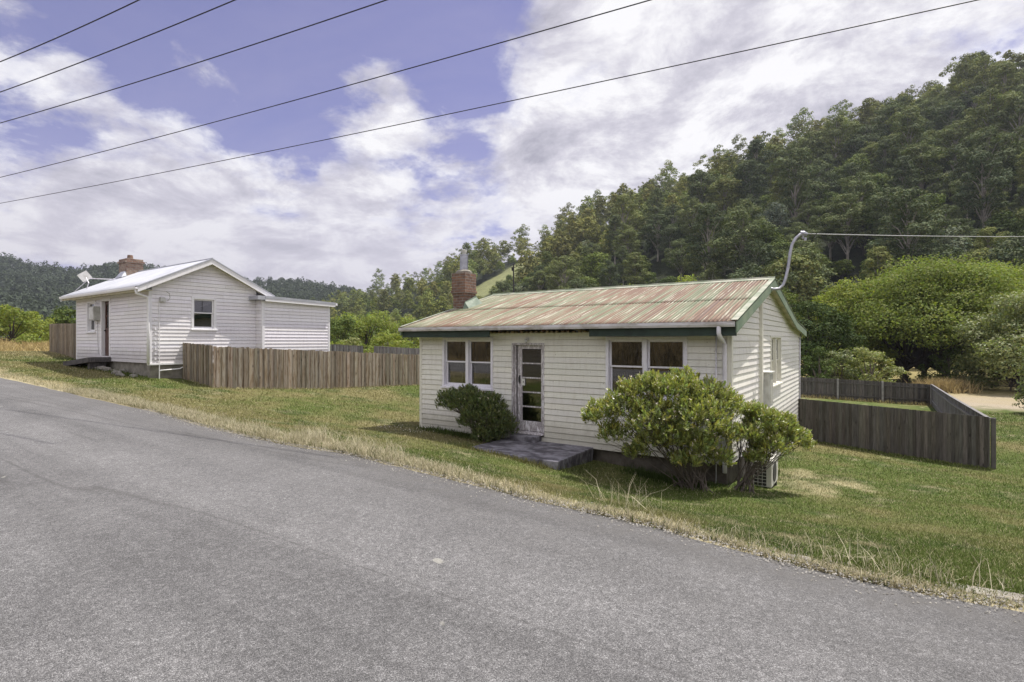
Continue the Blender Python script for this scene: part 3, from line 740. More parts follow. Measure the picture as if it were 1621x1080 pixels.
# between the houses
willow('willow_tree', 578, 100, 9.2, 7.5, 24, 'broad domed green willow in the valley between the two houses', 'willow', n=30, per=330, size=.4, z0=.05)
willow('willow_tree', 645, 108, 9.0, 5.5, 25, 'green willow half hidden by the end of the rusty roof', 'willow', n=20, per=200, size=.4, z0=.05)
willow('dark_tree', 540, 90, 8.0, 3.6, 26, 'dark round tree in front of the domed willow, beside the lean-to', 'darkleaf', n=16, per=150, size=.36, z0=.05)
willow('dark_tree', 505, 128, 15.5, 6.0, 27, 'tall dark tree right of the lean-to roof, behind the domed willow', 'darkleaf', n=18, per=200, size=.5, z0=.05)
willow('dark_tree', 690, 150, 15, 7.0, 28, 'dark tree behind the rusty roof beside the brick chimney', 'darkleaf', n=18, per=200, size=.55, z0=.05)
willow('orchard_tree', 612, 48, 3.6, 1.9, 29, 'yellow green fruit tree behind the near end of the short back fence', 'willow', n=14, per=170, size=.2, z0=.1, bark='twig')
willow('orchard_tree', 642, 46, 2.6, 1.6, 30, 'leafy yellow green fruit tree beside the corner of the cream cottage', 'willow', n=12, per=130, size=.2, z0=.1, bark='twig')
for k, (px, d, h, R) in enumerate([(530, 62, 2.6, 1.9), (556, 66, 2.8, 2.0), (583, 64, 2.6, 2.0), (608, 68, 2.8, 2.0), (636, 66, 2.8, 2.0)]):
    willow('orchard_shrub', px, d, h, R, 40 + k, 'low green shrub in the row before the domed willow', 'paleleaf' if k % 2 else 'willow', n=9, per=90, size=.24, z0=.05, cat='shrub', group='low shrubs in a row in the valley between the houses', bark='twig')
# left of the white house
willow('orchard_tree', 18, 52, 4.2, 2.6, 50, 'low green tree at the left border standing in dry grass', 'willow', n=16, per=170, size=.24, z0=.06)
willow('orchard_tree', 52, 64, 4.4, 2.4, 51, 'small green tree close left of the far paling fence', 'willow', n=14, per=150, size=.24, z0=.06)
willow('dark_tree', 108, 72, 6.6, 3.4, 52, 'dark tree rising behind the far paling fence left of the white house', 'darkleaf', n=18, per=170, size=.32, z0=.05)
willow('dark_tree', -30, 70, 7.6, 4.0, 53, 'dark tree cut by the left border behind the low green one', 'darkleaf', n=14, per=130, size=.34, z0=.05)

# ------------------------------------------------------------------ near bushes: twigs carrying whorls of glossy leaves, bare stems below
def bush(name, base, lobes, nt, leaf, mat, label, seed, stems, flowers=0, lw=.34, group=None, whorl=11, top=1.0):
    rng = np.random.default_rng(seed); bx, by = base; bz = g1(bx, by)
    r = empty(name, (bx, by, bz), label, 'bush', group)
    w = np.array([l[3] ** 2 for l in lobes]); w /= w.sum()
    idx = rng.choice(len(lobes), nt, p=w); Lb = np.array(lobes)[idx]
    d = rng.normal(0, 1, (nt, 3)); d /= np.linalg.norm(d, axis=1)[:, None]; d[:, 2] = np.where(d[:, 2] < -.3, -d[:, 2], d[:, 2])
    rr = rng.uniform(.70, 1.03, nt) * (1 + .10 * np.sin(d[:, 0] * 7 + d[:, 1] * 5) + .08 * np.sin(d[:, 2] * 11))
    inner = rng.random(nt) < .22; rr = np.where(inner, rng.uniform(.35, .8, nt), rr)
    tip = np.stack([Lb[:, 0] + d[:, 0] * rr * Lb[:, 3], Lb[:, 1] + d[:, 1] * rr * Lb[:, 3], Lb[:, 2] + d[:, 2] * rr * Lb[:, 4]], 1)
    ax = d * .6 + np.array([0, 0, .65]) + rng.normal(0, .25, (nt, 3)); ax /= np.linalg.norm(ax, axis=1)[:, None]
    # leaves
    m = nt * whorl
    A = np.repeat(ax, whorl, 0); Tp = np.repeat(tip, whorl, 0)
    s = rng.normal(0, 1, (m, 3)); s -= A * (s * A).sum(1)[:, None]; s /= np.linalg.norm(s, axis=1)[:, None]
    k = np.tile(np.arange(whorl) / whorl, nt)
    open_ = rng.uniform(.55, 1.2, m) * (1.15 - .75 * k)
    ld = A * np.cos(open_)[:, None] + s * np.sin(open_)[:, None]
    side = np.cross(ld, A); side /= np.linalg.norm(side, axis=1)[:, None] + 1e-9
    ln = (leaf * rng.uniform(.65, 1.2, m))[:, None]; b0 = Tp + A * (k[:, None] - .8) * leaf * 1.7
    nrm = np.cross(side, ld)
    v = np.stack([b0, b0 + ld * ln * .5 + side * ln * lw * .5 , b0 + ld * ln * 1.0 + nrm * ln * .12, b0 + ld * ln * .5 - side * ln * lw * .5], 1).reshape(-1, 3)
    br = np.repeat(rng.uniform(.75, 1.25, nt) * (np.where(inner, .9, 1.0)), whorl) * (.75 + .5 * k) * rng.uniform(.85, 1.15, m)
    yl = np.repeat(np.clip(rng.normal(0, .10, nt), -.15, .35), whorl)
    tt = np.repeat(np.stack([br * (1 + yl), br, br * (1 - yl)], 1), 4, 0)
    np_mesh('foliage', v, qf(m), M[mat], r, tt)
    b = MB()
    for j in range(stems):
        q = tip[rng.integers(nt)]; st = np.array([rng.normal(0, .15), rng.normal(0, .10), -.05])
        mid = q * .45 + np.array([rng.normal(0, .07), rng.normal(0, .07), rng.uniform(-.1, .12)]); mid2 = q * .78 + rng.normal(0, .05, 3)
        b.tube([st, mid * .45 + st * .3, mid, mid2, q], [.011, .010, .007, .005, .0025], 5, False)
        for _ in range(5):
            q2 = mid2 + (q - mid2) * rng.random() + rng.normal(0, .14, 3)
            b.tube([mid + (mid2 - mid) * rng.random(), (mid2 + q2) / 2 + rng.normal(0, .04, 3), q2], [.005, .004, .002], 4, False)
    me = bpy.data.meshes.new('stems'); me.from_pydata(b.v, [], b.f); me.materials.append(M['twig'])
    o = bpy.data.objects.new('stems', me); C.objects.link(o); o.parent = r
    if flowers:
        fi = rng.choice(np.where(~inner & (d[:, 2] > -.1))[0], flowers); fp = np.repeat(tip[fi] + ax[fi] * leaf * .75, 7, 0) + rng.normal(0, leaf * .2, (flowers * 7, 3))
        V = leaf_quads(fp, rng.normal(0, 1, fp.shape), leaf * .36, .9, .3, rng)
        tag(np_mesh('flowers', V, qf(len(V) // 4), M['petal'], r, np.ones((len(V), 3))), 'clusters of tiny pinkish white flowers')
    return r
M['petal'] = leafmat('petals', (.72, .62, .62), .3, objvar=0)
# big bush at the front corner, over the right window pair
LK = 1.04; RK_ = 1.05; c0 = P(1098, 9.8); bz = g1(*c0)
def lob(px, py, d, r, rz=None):   # a lobe centred in the world, relative to the bush's base
    d *= LK
    x, y = P(px, d); return (x - c0[0], y - c0[1], zy(py, d) - bz, r * RK_, (rz or r * .85) * RK_)
big = [lob(1060, 628, 9.3, .50), lob(990, 648, 9.5, .42), lob(1118, 636, 9.3, .50), lob(1035, 670, 9.1, .50), lob(1105, 668, 9.0, .52), lob(955, 658, 9.6, .36), lob(936, 662, 9.7, .2), lob(1150, 650, 9.4, .32, .38),
       lob(1000, 622, 9.5, .30), lob(1080, 605, 9.4, .30), lob(1030, 612, 9.3, .30), lob(1100, 700, 9.0, .34, .2), lob(970, 688, 9.5, .3, .22), lob(1140, 690, 9.1, .25, .3), lob(1110, 712, 8.8, .16, .14), lob(1060, 690, 9.1, .40, .26), lob(1030, 700, 9.2, .32, .2), lob(1085, 728, 9.0, .3, .16), lob(1140, 728, 9.1, .26, .2), lob(1005, 715, 9.4, .24, .14)]
bush('flowering_bush', c0, big, 4300, .064, 'bushleaf', 'large rounded glossy bush dotted with pale flowers, covering the lower right window pair', 3, 40, 260)
RK_ = 1.04; LK = 1.02; c0 = P(1170, 9.9); bz = g1(*c0)
rt = [lob(1205, 668, 9.7, .34), lob(1235, 690, 9.8, .36), lob(1180, 690, 9.5, .26), lob(1258, 700, 9.9, .30, .26), lob(1215, 708, 9.6, .36, .26), lob(1190, 652, 9.7, .20), lob(1240, 668, 9.8, .22), lob(1270, 690, 9.95, .14), lob(1195, 725, 9.5, .22, .14)]
bush('flowering_bush', c0, rt, 2400, .056, 'bushleaf', 'smaller leaning glossy bush with bare stems, between the cottage corner and air conditioner', 4, 30, 120)
LK = 1.07; RK_ = 1.13; c0 = P(770, 12.85); bz = g1(*c0)
lf = [lob(735, 640, 12.2, .50, .36), lob(765, 650, 12.0, .50, .40), lob(712, 638, 12.3, .34, .28), lob(785, 672, 11.9, .44, .34), lob(752, 668, 12.0, .42, .32), lob(802, 682, 11.9, .22, .22), lob(740, 622, 12.3, .26, .18), lob(780, 636, 12.1, .22, .2), lob(770, 690, 11.9, .36, .18)]
bush('dark_bush', c0, lf, 3600, .052, 'bushdark', 'dark green bush between the left window pair and the front door', 5, 30, 45)
#PART4
# ------------------------------------------------------------------ weatherboards
GAP = .009
def boards(b, u0, u1, z0, z1, openings=(), top=None, ex=.133, ph=0.0, thick=.024):
    """lapped boards between u0..u1; top(u) gives the wall's height under a sloping roof"""
    z = z0 + ph; rngb = random.Random(int(u0 * 100) + int(z0 * 10))
    zc = z0
    while zc < z1 - .004:
        ze = min(zc + ex, z1)
        a0, a1, c0, c1 = u0, u1, u0, u1
        if top:
            us = np.linspace(u0, u1, 400); tv = np.array([top(u) for u in us])
            lo = us[tv > zc + .01]; hi = us[tv > ze]
            if len(lo) < 2: break
            a0, a1 = lo[0], lo[-1]
            if len(hi) >= 2: c0, c1 = hi[0], hi[-1]
            else: ze = tv.max(); c0 = c1 = us[tv.argmax()]; c0 -= .01; c1 += .01
        cuts = sorted([(o[0], o[1]) for o in openings if o[2] < ze - .02 and o[3] > zc + .02])
        iv = []; s = a0
        for (p, q) in cuts:
            if p > s: iv.append((s, min(p, a1)))
            s = max(s, q)
        if s < a1: iv.append((s, a1))
        # pieces above or below an opening whose edge falls inside this course
        for o in openings:
            for (pa, pb) in ((zc, min(ze, o[2])), (max(zc, o[3]), ze)):
                if o[2] < ze - .02 and o[3] > zc + .02 and .008 < pb - pa < (ze - zc) - .001:
                    fa, fb = (pa - zc) / ex, (pb - zc) / ex; na, nb2 = thick + (.006 - thick) * fa, thick + (.006 - thick) * fb
                    l, r = max(o[0], a0), min(o[1], a1)
                    if r - l > .02: b.add([(l, -.012, pa), (r, -.012, pa), (l, na, pa), (r, na, pa), (l, nb2, pb), (r, nb2, pb), (l, -.012, pb), (r, -.012, pb)], [(0, 1, 3, 2), (2, 3, 5, 4), (4, 5, 7, 6), (0, 2, 4, 6), (1, 7, 5, 3)])
        for (p, q) in iv:
            if q - p < .02: continue
            tp = c0 if p == a0 else p; tq = c1 if q == a1 else q
            # an occasional butt joint
            js = [p, q] if q - p < 3 else [p, p + (q - p) * rngb.uniform(.3, .7), q]
            for k in range(len(js) - 1):
                tn_ = rngb.uniform(.93, 1.03); b.cur = (tn_, tn_ * rngb.uniform(.985, 1.005), tn_ * rngb.uniform(.96, 1.02))
                l, r = js[k], js[k + 1]; tl = tp if k == 0 else l; tr = tq if k == len(js) - 2 else r
                g = .0012 if len(js) > 2 else 0
                w = rngb.uniform(-.0015, .0015)
                zt = ze - (GAP if ze < z1 - .01 else 0)
                b.add([(l, -.014, zc), (r, -.014, zc), (tr, -.014, ze), (tl, -.014, ze)], [(0, 1, 2, 3)])
                b.add([(l + g, -.010, zc), (r - g, -.010, zc), (l + g, thick + w, zc), (r - g, thick + w, zc), (tl + g, .006, zt), (tr - g, .006, zt), (tl + g, -.010, zt), (tr - g, -.010, zt)],
                      [(0, 1, 3, 2), (2, 3, 5, 4), (4, 5, 7, 6), (0, 2, 4, 6), (1, 7, 5, 3)])
        zc = ze
def window(T, parent, u0, u1, z0, z1, units, trim='trim', label=None, cw=.065, meet=None, curtain=False, gm='glass'):
    c = MB(T); w = cw
    c.box(u0, u0 + w, -.11, .034, z0, z1); c.box(u1 - w, u1, -.11, .034, z0, z1); c.box(u0 + w, u1 - w, -.11, .034, z1 - w, z1); c.box(u0 + w, u1 - w, -.11, .02, z0, z0 + .035)
    iu0, iu1 = u0 + w, u1 - w; gap = .085; uw = ((iu1 - iu0) - gap * (units - 1)) / units
    for k in range(units - 1):
        m = iu0 + uw * (k + 1) + gap * k; c.box(m, m + gap, -.11, .026, z0 + .035, z1 - w)
    win = c.build('window', trim, parent, bevel=.004)
    if label: win['label'] = label
    s = MB(T); s.box(u0 - .03, u1 + .03, -.02, .075, z0 - .045, z0 + .002); s.build('sill', trim, win, bevel=.004)
    zi0, zi1 = z0 + .035, z1 - w; zm = meet if meet is not None else (zi0 + zi1) / 2
    for k in range(units):
        a = iu0 + (uw + gap) * k; e = a + uw; sw = .042
        for (q0, q1, n0) in ((zm - .018, zi1, -.035), (zi0, zm + .018, -.075)):
            b = MB(T)
            b.box(a + .004, a + sw, n0 - .032, n0, q0, q1); b.box(e - sw, e - .004, n0 - .032, n0, q0, q1)
            b.box(a + sw, e - sw, n0 - .032, n0, q1 - (sw if n0 > -.05 else .036), q1); b.box(a + sw, e - sw, n0 - .032, n0, q0, q0 + (.036 if n0 > -.05 else .06))
            sa = b.build('sash', trim, win, bevel=.003)
            p = MB(T); p.box(a + sw - .004, e - sw + .004, n0 - .019, n0 - .015, q0 + .03, q1 - .03); p.build('pane', gm, win)
    return win
# ------------------------------------------------------------------ the cream cottage with the rusty roof
WY = 10.8; XL, XR = HX0, HX1; YB = 21.2; ZB = -2.36
house = empty('cottage', (XL + 4, WY + 4, ZB), 'cream weatherboard cottage under a rust streaked pale green corrugated roof', 'house')
Tf = lambda u, n, z: (u, WY - n, z)
Tr = lambda u, n, z: (XR + n, u, z)
Tl = lambda u, n, z: (XL - n, u, z)
Tb = lambda u, n, z: (u, YB + n, z)
RE, RZE, RR, RZR, RK, RZK, RB, RZB = 10.34, .365, 14.56, 1.52, 18.95, .60, 21.5, .37
def roofz(y): return float(np.interp(y, [RE, RR, RK, RB], [RZE, RZR, RZK, RZB]))
under = lambda y: roofz(y) - .06
wl0, wl1 = on_y(701.3, WY)[0], on_y(781, WY)[0]
wr0, wr1 = on_y(959.6, WY)[0], on_y(1088.5, WY)[0]
d0, d1 = on_y(811, WY)[0], on_y(862, WY)[0]
print('win', wl0, wl1, wr0, wr1, 'door', d0, d1)
WZ0, WZ1, DZ0, DZ1 = -1.19, .09, -2.16, -.05
b = MB(Tf); boards(b, XL + .06, XR - .07, ZB, .13, [(wl0, wl1, WZ0, WZ1), (wr0, wr1, WZ0, WZ1), (d0, d1, DZ0 - .08, DZ1)])
wf = b.build('front_wall', 'cream_boards', house, tint=True)
cb = MB(Tf); cb.box(XL - .026, XL + .06, -.06, .028, ZB, .20); cb.build('corner_board', 'cream_trim', house, bevel=.004)
cb = MB(Tf); cb.box(XR - .07, XR - .001, -.0, .029, ZB, .20); cb.build('corner_board', 'cream_trim', house, bevel=.004)
cb = MB(Tf); cb.box(XL + .06, XR - .07, -.05, .014, .13, .19); cb.build('wall_plate', 'cream_trim', house, bevel=.004)
# small pale packing blocks on the wall plate and rafters, bared where the fascia is missing
rb = MB(Tf); x = on_y(776, WY)[0]
while x < on_y(931, WY)[0]:
    wd = random.uniform(.05, .08); rb.box(x, x + wd, -.02, .03 + random.uniform(0, .02), .192, .192 + random.uniform(.03, .045)); x += random.uniform(.12, .155)
rb.build('packing_blocks', 'rafter_end', house)
rf = MB(); x = XL - .1
while x < XR + .1:
    x1 = x + .045
    rf.hexa([(x, RE + .05, roofz(RE + .05) - .17), (x1, RE + .05, roofz(RE + .05) - .17), (x1, 12.2, roofz(12.2) - .17), (x, 12.2, roofz(12.2) - .17), (x, RE + .05, roofz(RE + .05) - .03), (x1, RE + .05, roofz(RE + .05) - .03), (x1, 12.2, roofz(12.2) - .03), (x, 12.2, roofz(12.2) - .03)]); x += .6
rf.box(XL - .2, XR + .1, RE + .10, RE + .16, roofz(RE) - .045, roofz(RE) - .005)
rf.build('rafters', 'eave_wood', house)
wn = window(Tf, house, wl0, wl1, WZ0, WZ1, 2, meet=-.54); wn['label'] = 'pair of double hung windows left of the door'
wn = window(Tf, house, wr0, wr1, WZ0, WZ1, 2, meet=-.54); wn['label'] = 'pair of double hung windows half hidden by the big bush'
# door
fr = MB(Tf); fr.box(d0, d0 + .05, -.12, .032, DZ0, DZ1); fr.box(d1 - .05, d1, -.12, .032, DZ0, DZ1); fr.box(d0 + .05, d1 - .05, -.12, .032, DZ1 - .05, DZ1)
fr.box(d0 + .052, d0 + .10, -.11, -.012, DZ0, DZ1 - .05)
dframe = fr.build('door_frame', 'flaky', house, bevel=.004)
ld0, ld1 = on_y(818.5, WY)[0], d1 - .052
dr = MB(Tf); gl0, gl1 = ld0 + .125, ld1 - .06; n0, n1 = -.07, -.03
dr.box(ld0, gl0, n0, n1, DZ0 + .03, DZ1 - .052); dr.box(gl1, ld1, n0, n1, DZ0 + .03, DZ1 - .052)
pz0, pz1 = -1.90, -.19; dr.box(gl0, gl1, n0, n1, DZ0 + .03, pz0); dr.box(gl0, gl1, n0, n1, pz1, DZ1 - .052)
for k in range(1, 5):
    zz = pz0 + (pz1 - pz0) * k / 5; dr.box(gl0, gl1, n0 + .008, n1 - .004, zz - .016, zz + .016)
door = dr.build('door', 'flaky', house, bevel=.003); door['label'] = 'flaking white five paned front door'
for k in range(5):
    a = pz0 + (pz1 - pz0) * k / 5 + .016; e = pz0 + (pz1 - pz0) * (k + 1) / 5 - .016
    p = MB(Tf); p.box(gl0 - .002, gl1 + .002, -.054, -.049, a - .002, e + .002); p.build('pane', 'obscure' if k > 2 else 'glass', door)
h = MB(Tf); h.box(ld0 + .045, ld0 + .075, -.03, -.012, -1.02, -.82); h.tube([(ld0 + .06, -.015, -.98), (ld0 + .06, .018, -.97), (ld0 + .06, .018, -.86), (ld0 + .06, -.015, -.85)], .009, 8)
h.build('handle', 'dark_metal', door, smooth=False)
tg = MB(Tf); tg.box(gl0 - .01, gl0 + .085, -.029, -.022, -1.06, -.90); tgo = tg.build('name_plate', 'white_metal', door); 
tg = MB(Tf); tg.box(gl0 + .03, gl0 + .05, -.0215, -.019, -.99, -.955); tg.box(gl0 + .045, gl0 + .06, -.0215, -.019, -1.0, -.98); tg.build('dark_mark', 'dark_metal', tgo)
th = MB(Tf); th.hexa([(d0, .10, DZ0 - .035), (d1, .10, DZ0 - .035), (d1, -.1, DZ0 - .035), (d0, -.1, DZ0 - .035), (d0, .10, DZ0 - .012), (d1, .10, DZ0 - .012), (d1, -.1, DZ0 + .028), (d0, -.1, DZ0 + .028)])
th.build('threshold', 'flaky', house, bevel=.004)
sb = MB(Tf); sb.box(d0 + .12, d1 - .07, .0, .30, -2.34, DZ0 - .04); sb.build('step', 'slab', house, bevel=.02)
# lamp over the door
lx = on_y(836, WY)[0]
lm = MB(Tf); lm.lathe(0, 0, [(.001, 0)], 3) if 0 else None
lm.tube([(lx, .02, .045), (lx, .075, .045), (lx, .10, .03)], .014, 8); lm.box(lx - .035, lx + .035, .012, .03, .01, .08); lmo = lm.build('wall_lamp', 'white_metal', house)
lm = MB(Tf); lm.tube([(lx, .10, .05), (lx, .10, .02), (lx, .10, -.02), (lx, .10, -.05)], [.02, .035, .038, .02], 10); lm.build('lamp_bowl', 'white_metal', lmo, smooth=True)
# side wall
sw0, sw1 = 15.19, 16.95
b = MB(Tr); boards(b, WY + .07, YB - .06, -3.32 + .0, 1.45, [(sw0, sw1, -1.16, .15), (WY, 14.2, -3.4, ZB + .02), (20.0, 20.75, -2.95, -2.55)], top=under, ex=.133)
b.build('gable_wall', 'side_boards', house, tint=True)
cb = MB(Tr); cb.box(WY - .032, WY + .07, .0, .030, ZB, .20); cb.build('corner_board', 'cream_trim', house, bevel=.004)
cb = MB(Tr); cb.box(YB - .06, YB + .026, -.05, .028, -3.32, .32); cb.build('corner_board', 'cream_trim', house, bevel=.004)
cd = MB(Tr); cd.box(13.62, 13.76, .0, .085, -2.5, .98); cd.build('conduit_cover', 'cream_trim', house, bevel=.004)
mb_ = MB(Tr); mb_.box(13.85, 14.35, .0, .20, -1.55, -.75); mbo = mb_.build('meter_box', 'white_metal', house, bevel=.006)
mb_ = MB(Tr); mb_.box(13.80, 14.40, .0, .24, -.748, -.725); mb_.build('box_hood', 'white_metal', mbo)
mb_ = MB(Tr); mb_.box(13.90, 14.30, .202, .212, -1.5, -.8); mb_.build('box_door', 'box_grey', mbo)
wn = window(Tr, house, sw0, sw1, -1.16, .15, 2, 'cream_trim', meet=-.52); wn['label'] = 'narrow pair of windows in the gable wall'
vn = MB(Tr); vn.box(20.0, 20.75, -.06, .02, -2.95, -2.55); vn.build('vent_hatch', 'box_grey', house)
b = MB(Tl); boards(b, WY + .06, YB, ZB, 1.45, [], top=under, ex=.133); b.build('rear_gable_wall', 'cream_boards', house, tint=True)
b = MB(Tb); b.box(XL, XR, -.1, 0, -3.4, .3); b.build('back_wall', 'cream_boards', house, tint=True)
# foundation, recessed in shadow
fd = MB(); fd.box(XL + .08, XR - .10, WY + .10, WY + .3, -3.1, ZB + .02); fd.box(XR - .30, XR - .10, WY + .3, 14.2, -3.3, ZB + .02); fd.box(XL + .08, XL + .3, WY + .3, YB, -3.1, ZB + .02)
fd.build('foundation', 'stone', house)
fl = MB(); fl.box(XL + .1, XR - .1, WY + .05, YB - .12, ZB - .02, ZB + .06); fl.box(XL + .1, XR - .1, WY + .15, YB - .12, .16, .18); fl.box(XL + .1, XR - .1, 13.6, 13.66, ZB + .06, .16); fl.box(-5.2, -5.14, WY + .15, 13.6, ZB + .06, .16); fl.box(-7.9, -7.84, WY + .15, 13.6, ZB + .06, .16)
fl.build('inner_lining', 'interior', house)
# roof sheets: real corrugations
def corrugated(x0, x1, prof, amp=.0095, pitch=.076, per=8, lift=0.0, R=None):
    xs_ = np.arange(x0, x1 + 1e-6, pitch / per); V = []
    rows = []
    for (y, z) in prof: rows.append(np.stack([xs_, np.full_like(xs_, y), z + lift + amp * np.cos((xs_ - x0) / pitch * 2 * PI)], 1))
    n = len(xs_); m = len(rows); top_ = np.concatenate(rows)
    bot = top_.copy(); bot[:, 2] -= .003
    i = (np.arange(m - 1)[:, None] * n + np.arange(n - 1)[None]).ravel()
    f = np.stack([i, i + 1, i + n + 1, i + n], 1); f2 = f[:, ::-1] + n * m
    e = np.arange(n - 1); f3 = np.stack([e, e + n * m, e + 1 + n * m, e + 1], 1)
    V = np.concatenate([top_, bot])
    if R is not None: V = V @ R.T
    return V, np.concatenate([f, f2, f3])
def lin(y0, z0, y1, z1, k): return [(y0 + (y1 - y0) * i / k, z0 + (z1 - z0) * i / k) for i in range(k + 1)]
rx0, rx1 = -10.655, -2.13
ym = 12.35
parts = [corrugated(rx0, rx1, lin(RE - .04, RZE - .011, ym, roofz(ym) + .0, 6)), corrugated(rx0, rx1, lin(ym - .12, roofz(ym - .12) + .0048, RR - .02, RZR + .006, 6)),
         corrugated(rx0, rx1, lin(RR + .02, RZR, RK, RZK, 6)), corrugated(rx0, rx1, lin(RK - .1, roofz(RK - .1) + .0048, RB + .04, RZB, 4))]
V = []; Fc = []; o_ = 0
for (a, f) in parts: V.append(a); Fc.append(f + o_); o_ += len(a)
hl = np.array(house.location)
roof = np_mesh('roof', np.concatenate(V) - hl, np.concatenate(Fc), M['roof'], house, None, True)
roof['label'] = 'rust streaked, peeling pale green corrugated iron roof'
# barge boards + cap strips + ridge + soffits
def barge(x0, x1, mat, dz0=-.215, dz1=-.012):
    b = MB()
    for (ya, yb) in ((RE - .02, RR), (RR, RK), (RK, RB)):
        n = 6
        for i in range(n):
            p, q = ya + (yb - ya) * i / n, ya + (yb - ya) * (i + 1) / n
            if i > 0 or i < n - 1: pass
        zp, zq = roofz(ya), roofz(yb)
        b.hexa([(x0, ya, zp + dz0), (x1, ya, zp + dz0), (x1, yb, zq + dz0), (x0, yb, zq + dz0), (x0, ya, zp + dz1), (x1, ya, zp + dz1), (x1, yb, zq + dz1), (x0, yb, zq + dz1)])
    return b.build('barge_board', mat, roof)
barge(rx1 - .012, rx1 + .016, 'barge_green'); barge(rx0 - .016, rx0 + .012, 'barge_green')
def strip(x0, x1, dz, th, mat, name):
    b = MB()
    for (ya, yb) in ((RE - .03, RR), (RR, RK), (RK, RB)):
        zp, zq = roofz(ya), roofz(yb)
        b.hexa([(x0, ya, zp + dz), (x1, ya, zp + dz), (x1, yb, zq + dz), (x0, yb, zq + dz), (x0, ya, zp + dz + th), (x1, ya, zp + dz + th), (x1, yb, zq + dz + th), (x0, yb, zq + dz + th)])
    return b.build(name, mat, roof)
M['cap'] = simple('faded_cap_metal', (.20, .235, .16), (.36, .36, .29), 3, .55, .1, 0, (1, 1, 1), .4, .62)
strip(rx1 - .09, rx1 + .024, .014, .010, 'cap', 'barge_cap'); strip(rx0 - .024, rx0 + .07, .014, .010, 'cap', 'barge_cap')
rc = MB(); rc.hexa([(rx0 - .02, RR - .16, RZR - .028), (rx1 + .02, RR - .16, RZR - .028), (rx1 + .02, RR, RZR + .030), (rx0 - .02, RR, RZR + .030), (rx0 - .02, RR - .16, RZR - .016), (rx1 + .02, RR - .16, RZR - .016), (rx1 + .02, RR, RZR + .042), (rx0 - .02, RR, RZR + .042)])
rc.hexa([(rx0 - .02, RR, RZR + .030), (rx1 + .02, RR, RZR + .030), (rx1 + .02, RR + .16, RZR - .02), (rx0 - .02, RR + .16, RZR - .02), (rx0 - .02, RR, RZR + .042), (rx1 + .02, RR, RZR + .042), (rx1 + .02, RR + .16, RZR - .008), (rx0 - .02, RR + .16, RZR - .008)])
rc.tube([(rx0 - .02, RR, RZR + .044), (rx1 + .02, RR, RZR + .044)], .020, 8)
rc.build('ridge_cap', 'cap', roof)
sf = MB()
for (ya, yb) in ((RE + .1, RR), (RR, RK), (RK, RB - .05)):
    zp, zq = roofz(ya) - .10, roofz(yb) - .10
    sf.hexa([(XR + .003, ya, zp), (rx1 - .013, ya, zp), (rx1 - .013, yb, zq), (XR + .003, yb, zq), (XR + .003, ya, zp + .015), (rx1 - .013, ya, zp + .015), (rx1 - .013, yb, zq + .015), (XR + .003, yb, zq + .015)])
sf.build('soffit', 'soffit', roof)
fa = MB(); ya, yb = RE + .045, RE + .07
xa = on_y(773, RE)[0]; xb = on_y(931, RE)[0]
fa.box(rx0 + .012, xa, ya, yb, .095, .33); fa.build('fascia', 'dark_green', roof, bevel=.003)
fa = MB(); fa.box(xb, rx1 - .013, ya, yb, .095, .33); fa.build('fascia', 'dark_green', roof, bevel=.003)
gt = MB(); prof = [(RE + .035, .345), (RE + .035, .258), (RE - .06, .258), (RE - .078, .30), (RE - .078, .352), (RE - .070, .352), (RE - .070, .30), (RE - .054, .266), (RE + .028, .266), (RE + .028, .345)]
gt.prism([(rx0 - .01, y, z) for y, z in prof], [(rx1 - .03, y, z) for y, z in prof]); 
gt.box(rx0 - .013, rx0 - .0105, RE - .078, RE + .035, .258, .352); gt.box(rx1 - .0295, rx1 - .0265, RE - .078, RE + .035, .258, .352)
gt.build('gutter', 'gutter', roof)
gt2 = MB(); gt2.prism([(rx0, 2 * RB - 0 - y + RE - RB, z + .0) for y, z in prof], [(rx1, 2 * RB - y + RE - RB, z) for y, z in prof]); gt2.build('back_gutter', 'gutter', roof)
# downpipes
xd = on_y(1147, WY - .09)[0]; xg = on_y(1138, RE - .02)[0]
dp = MB(); dp.tube([(xg, RE - .03, .27), (xg, RE - .03, .14), (xg + .02, RE + .0, .07), (xd - .03, WY - .10, .0), (xd, WY - .075, -.07), (xd, WY - .075, -1.2), (xd, WY - .075, -2.35), (xd, WY - .075, -2.5)], .040, 12)
dp.build('downpipe', 'pipe', house, smooth=True)
xt = on_y(1134, WY - .03)[0]
dp = MB(); dp.tube([(xt, WY - .045, .12), (xt, WY - .045, -2.72)], .012, 8); dp.build('thin_pipe', 'pipe', house, smooth=True)
dp = MB(Tr); dp.tube([(21.45, .1, .28), (21.3, .05, .16), (21.12, .045, .08), (21.12, .045, -3.3)], .022, 8); dp.build('downpipe', 'pipe', house, smooth=True)
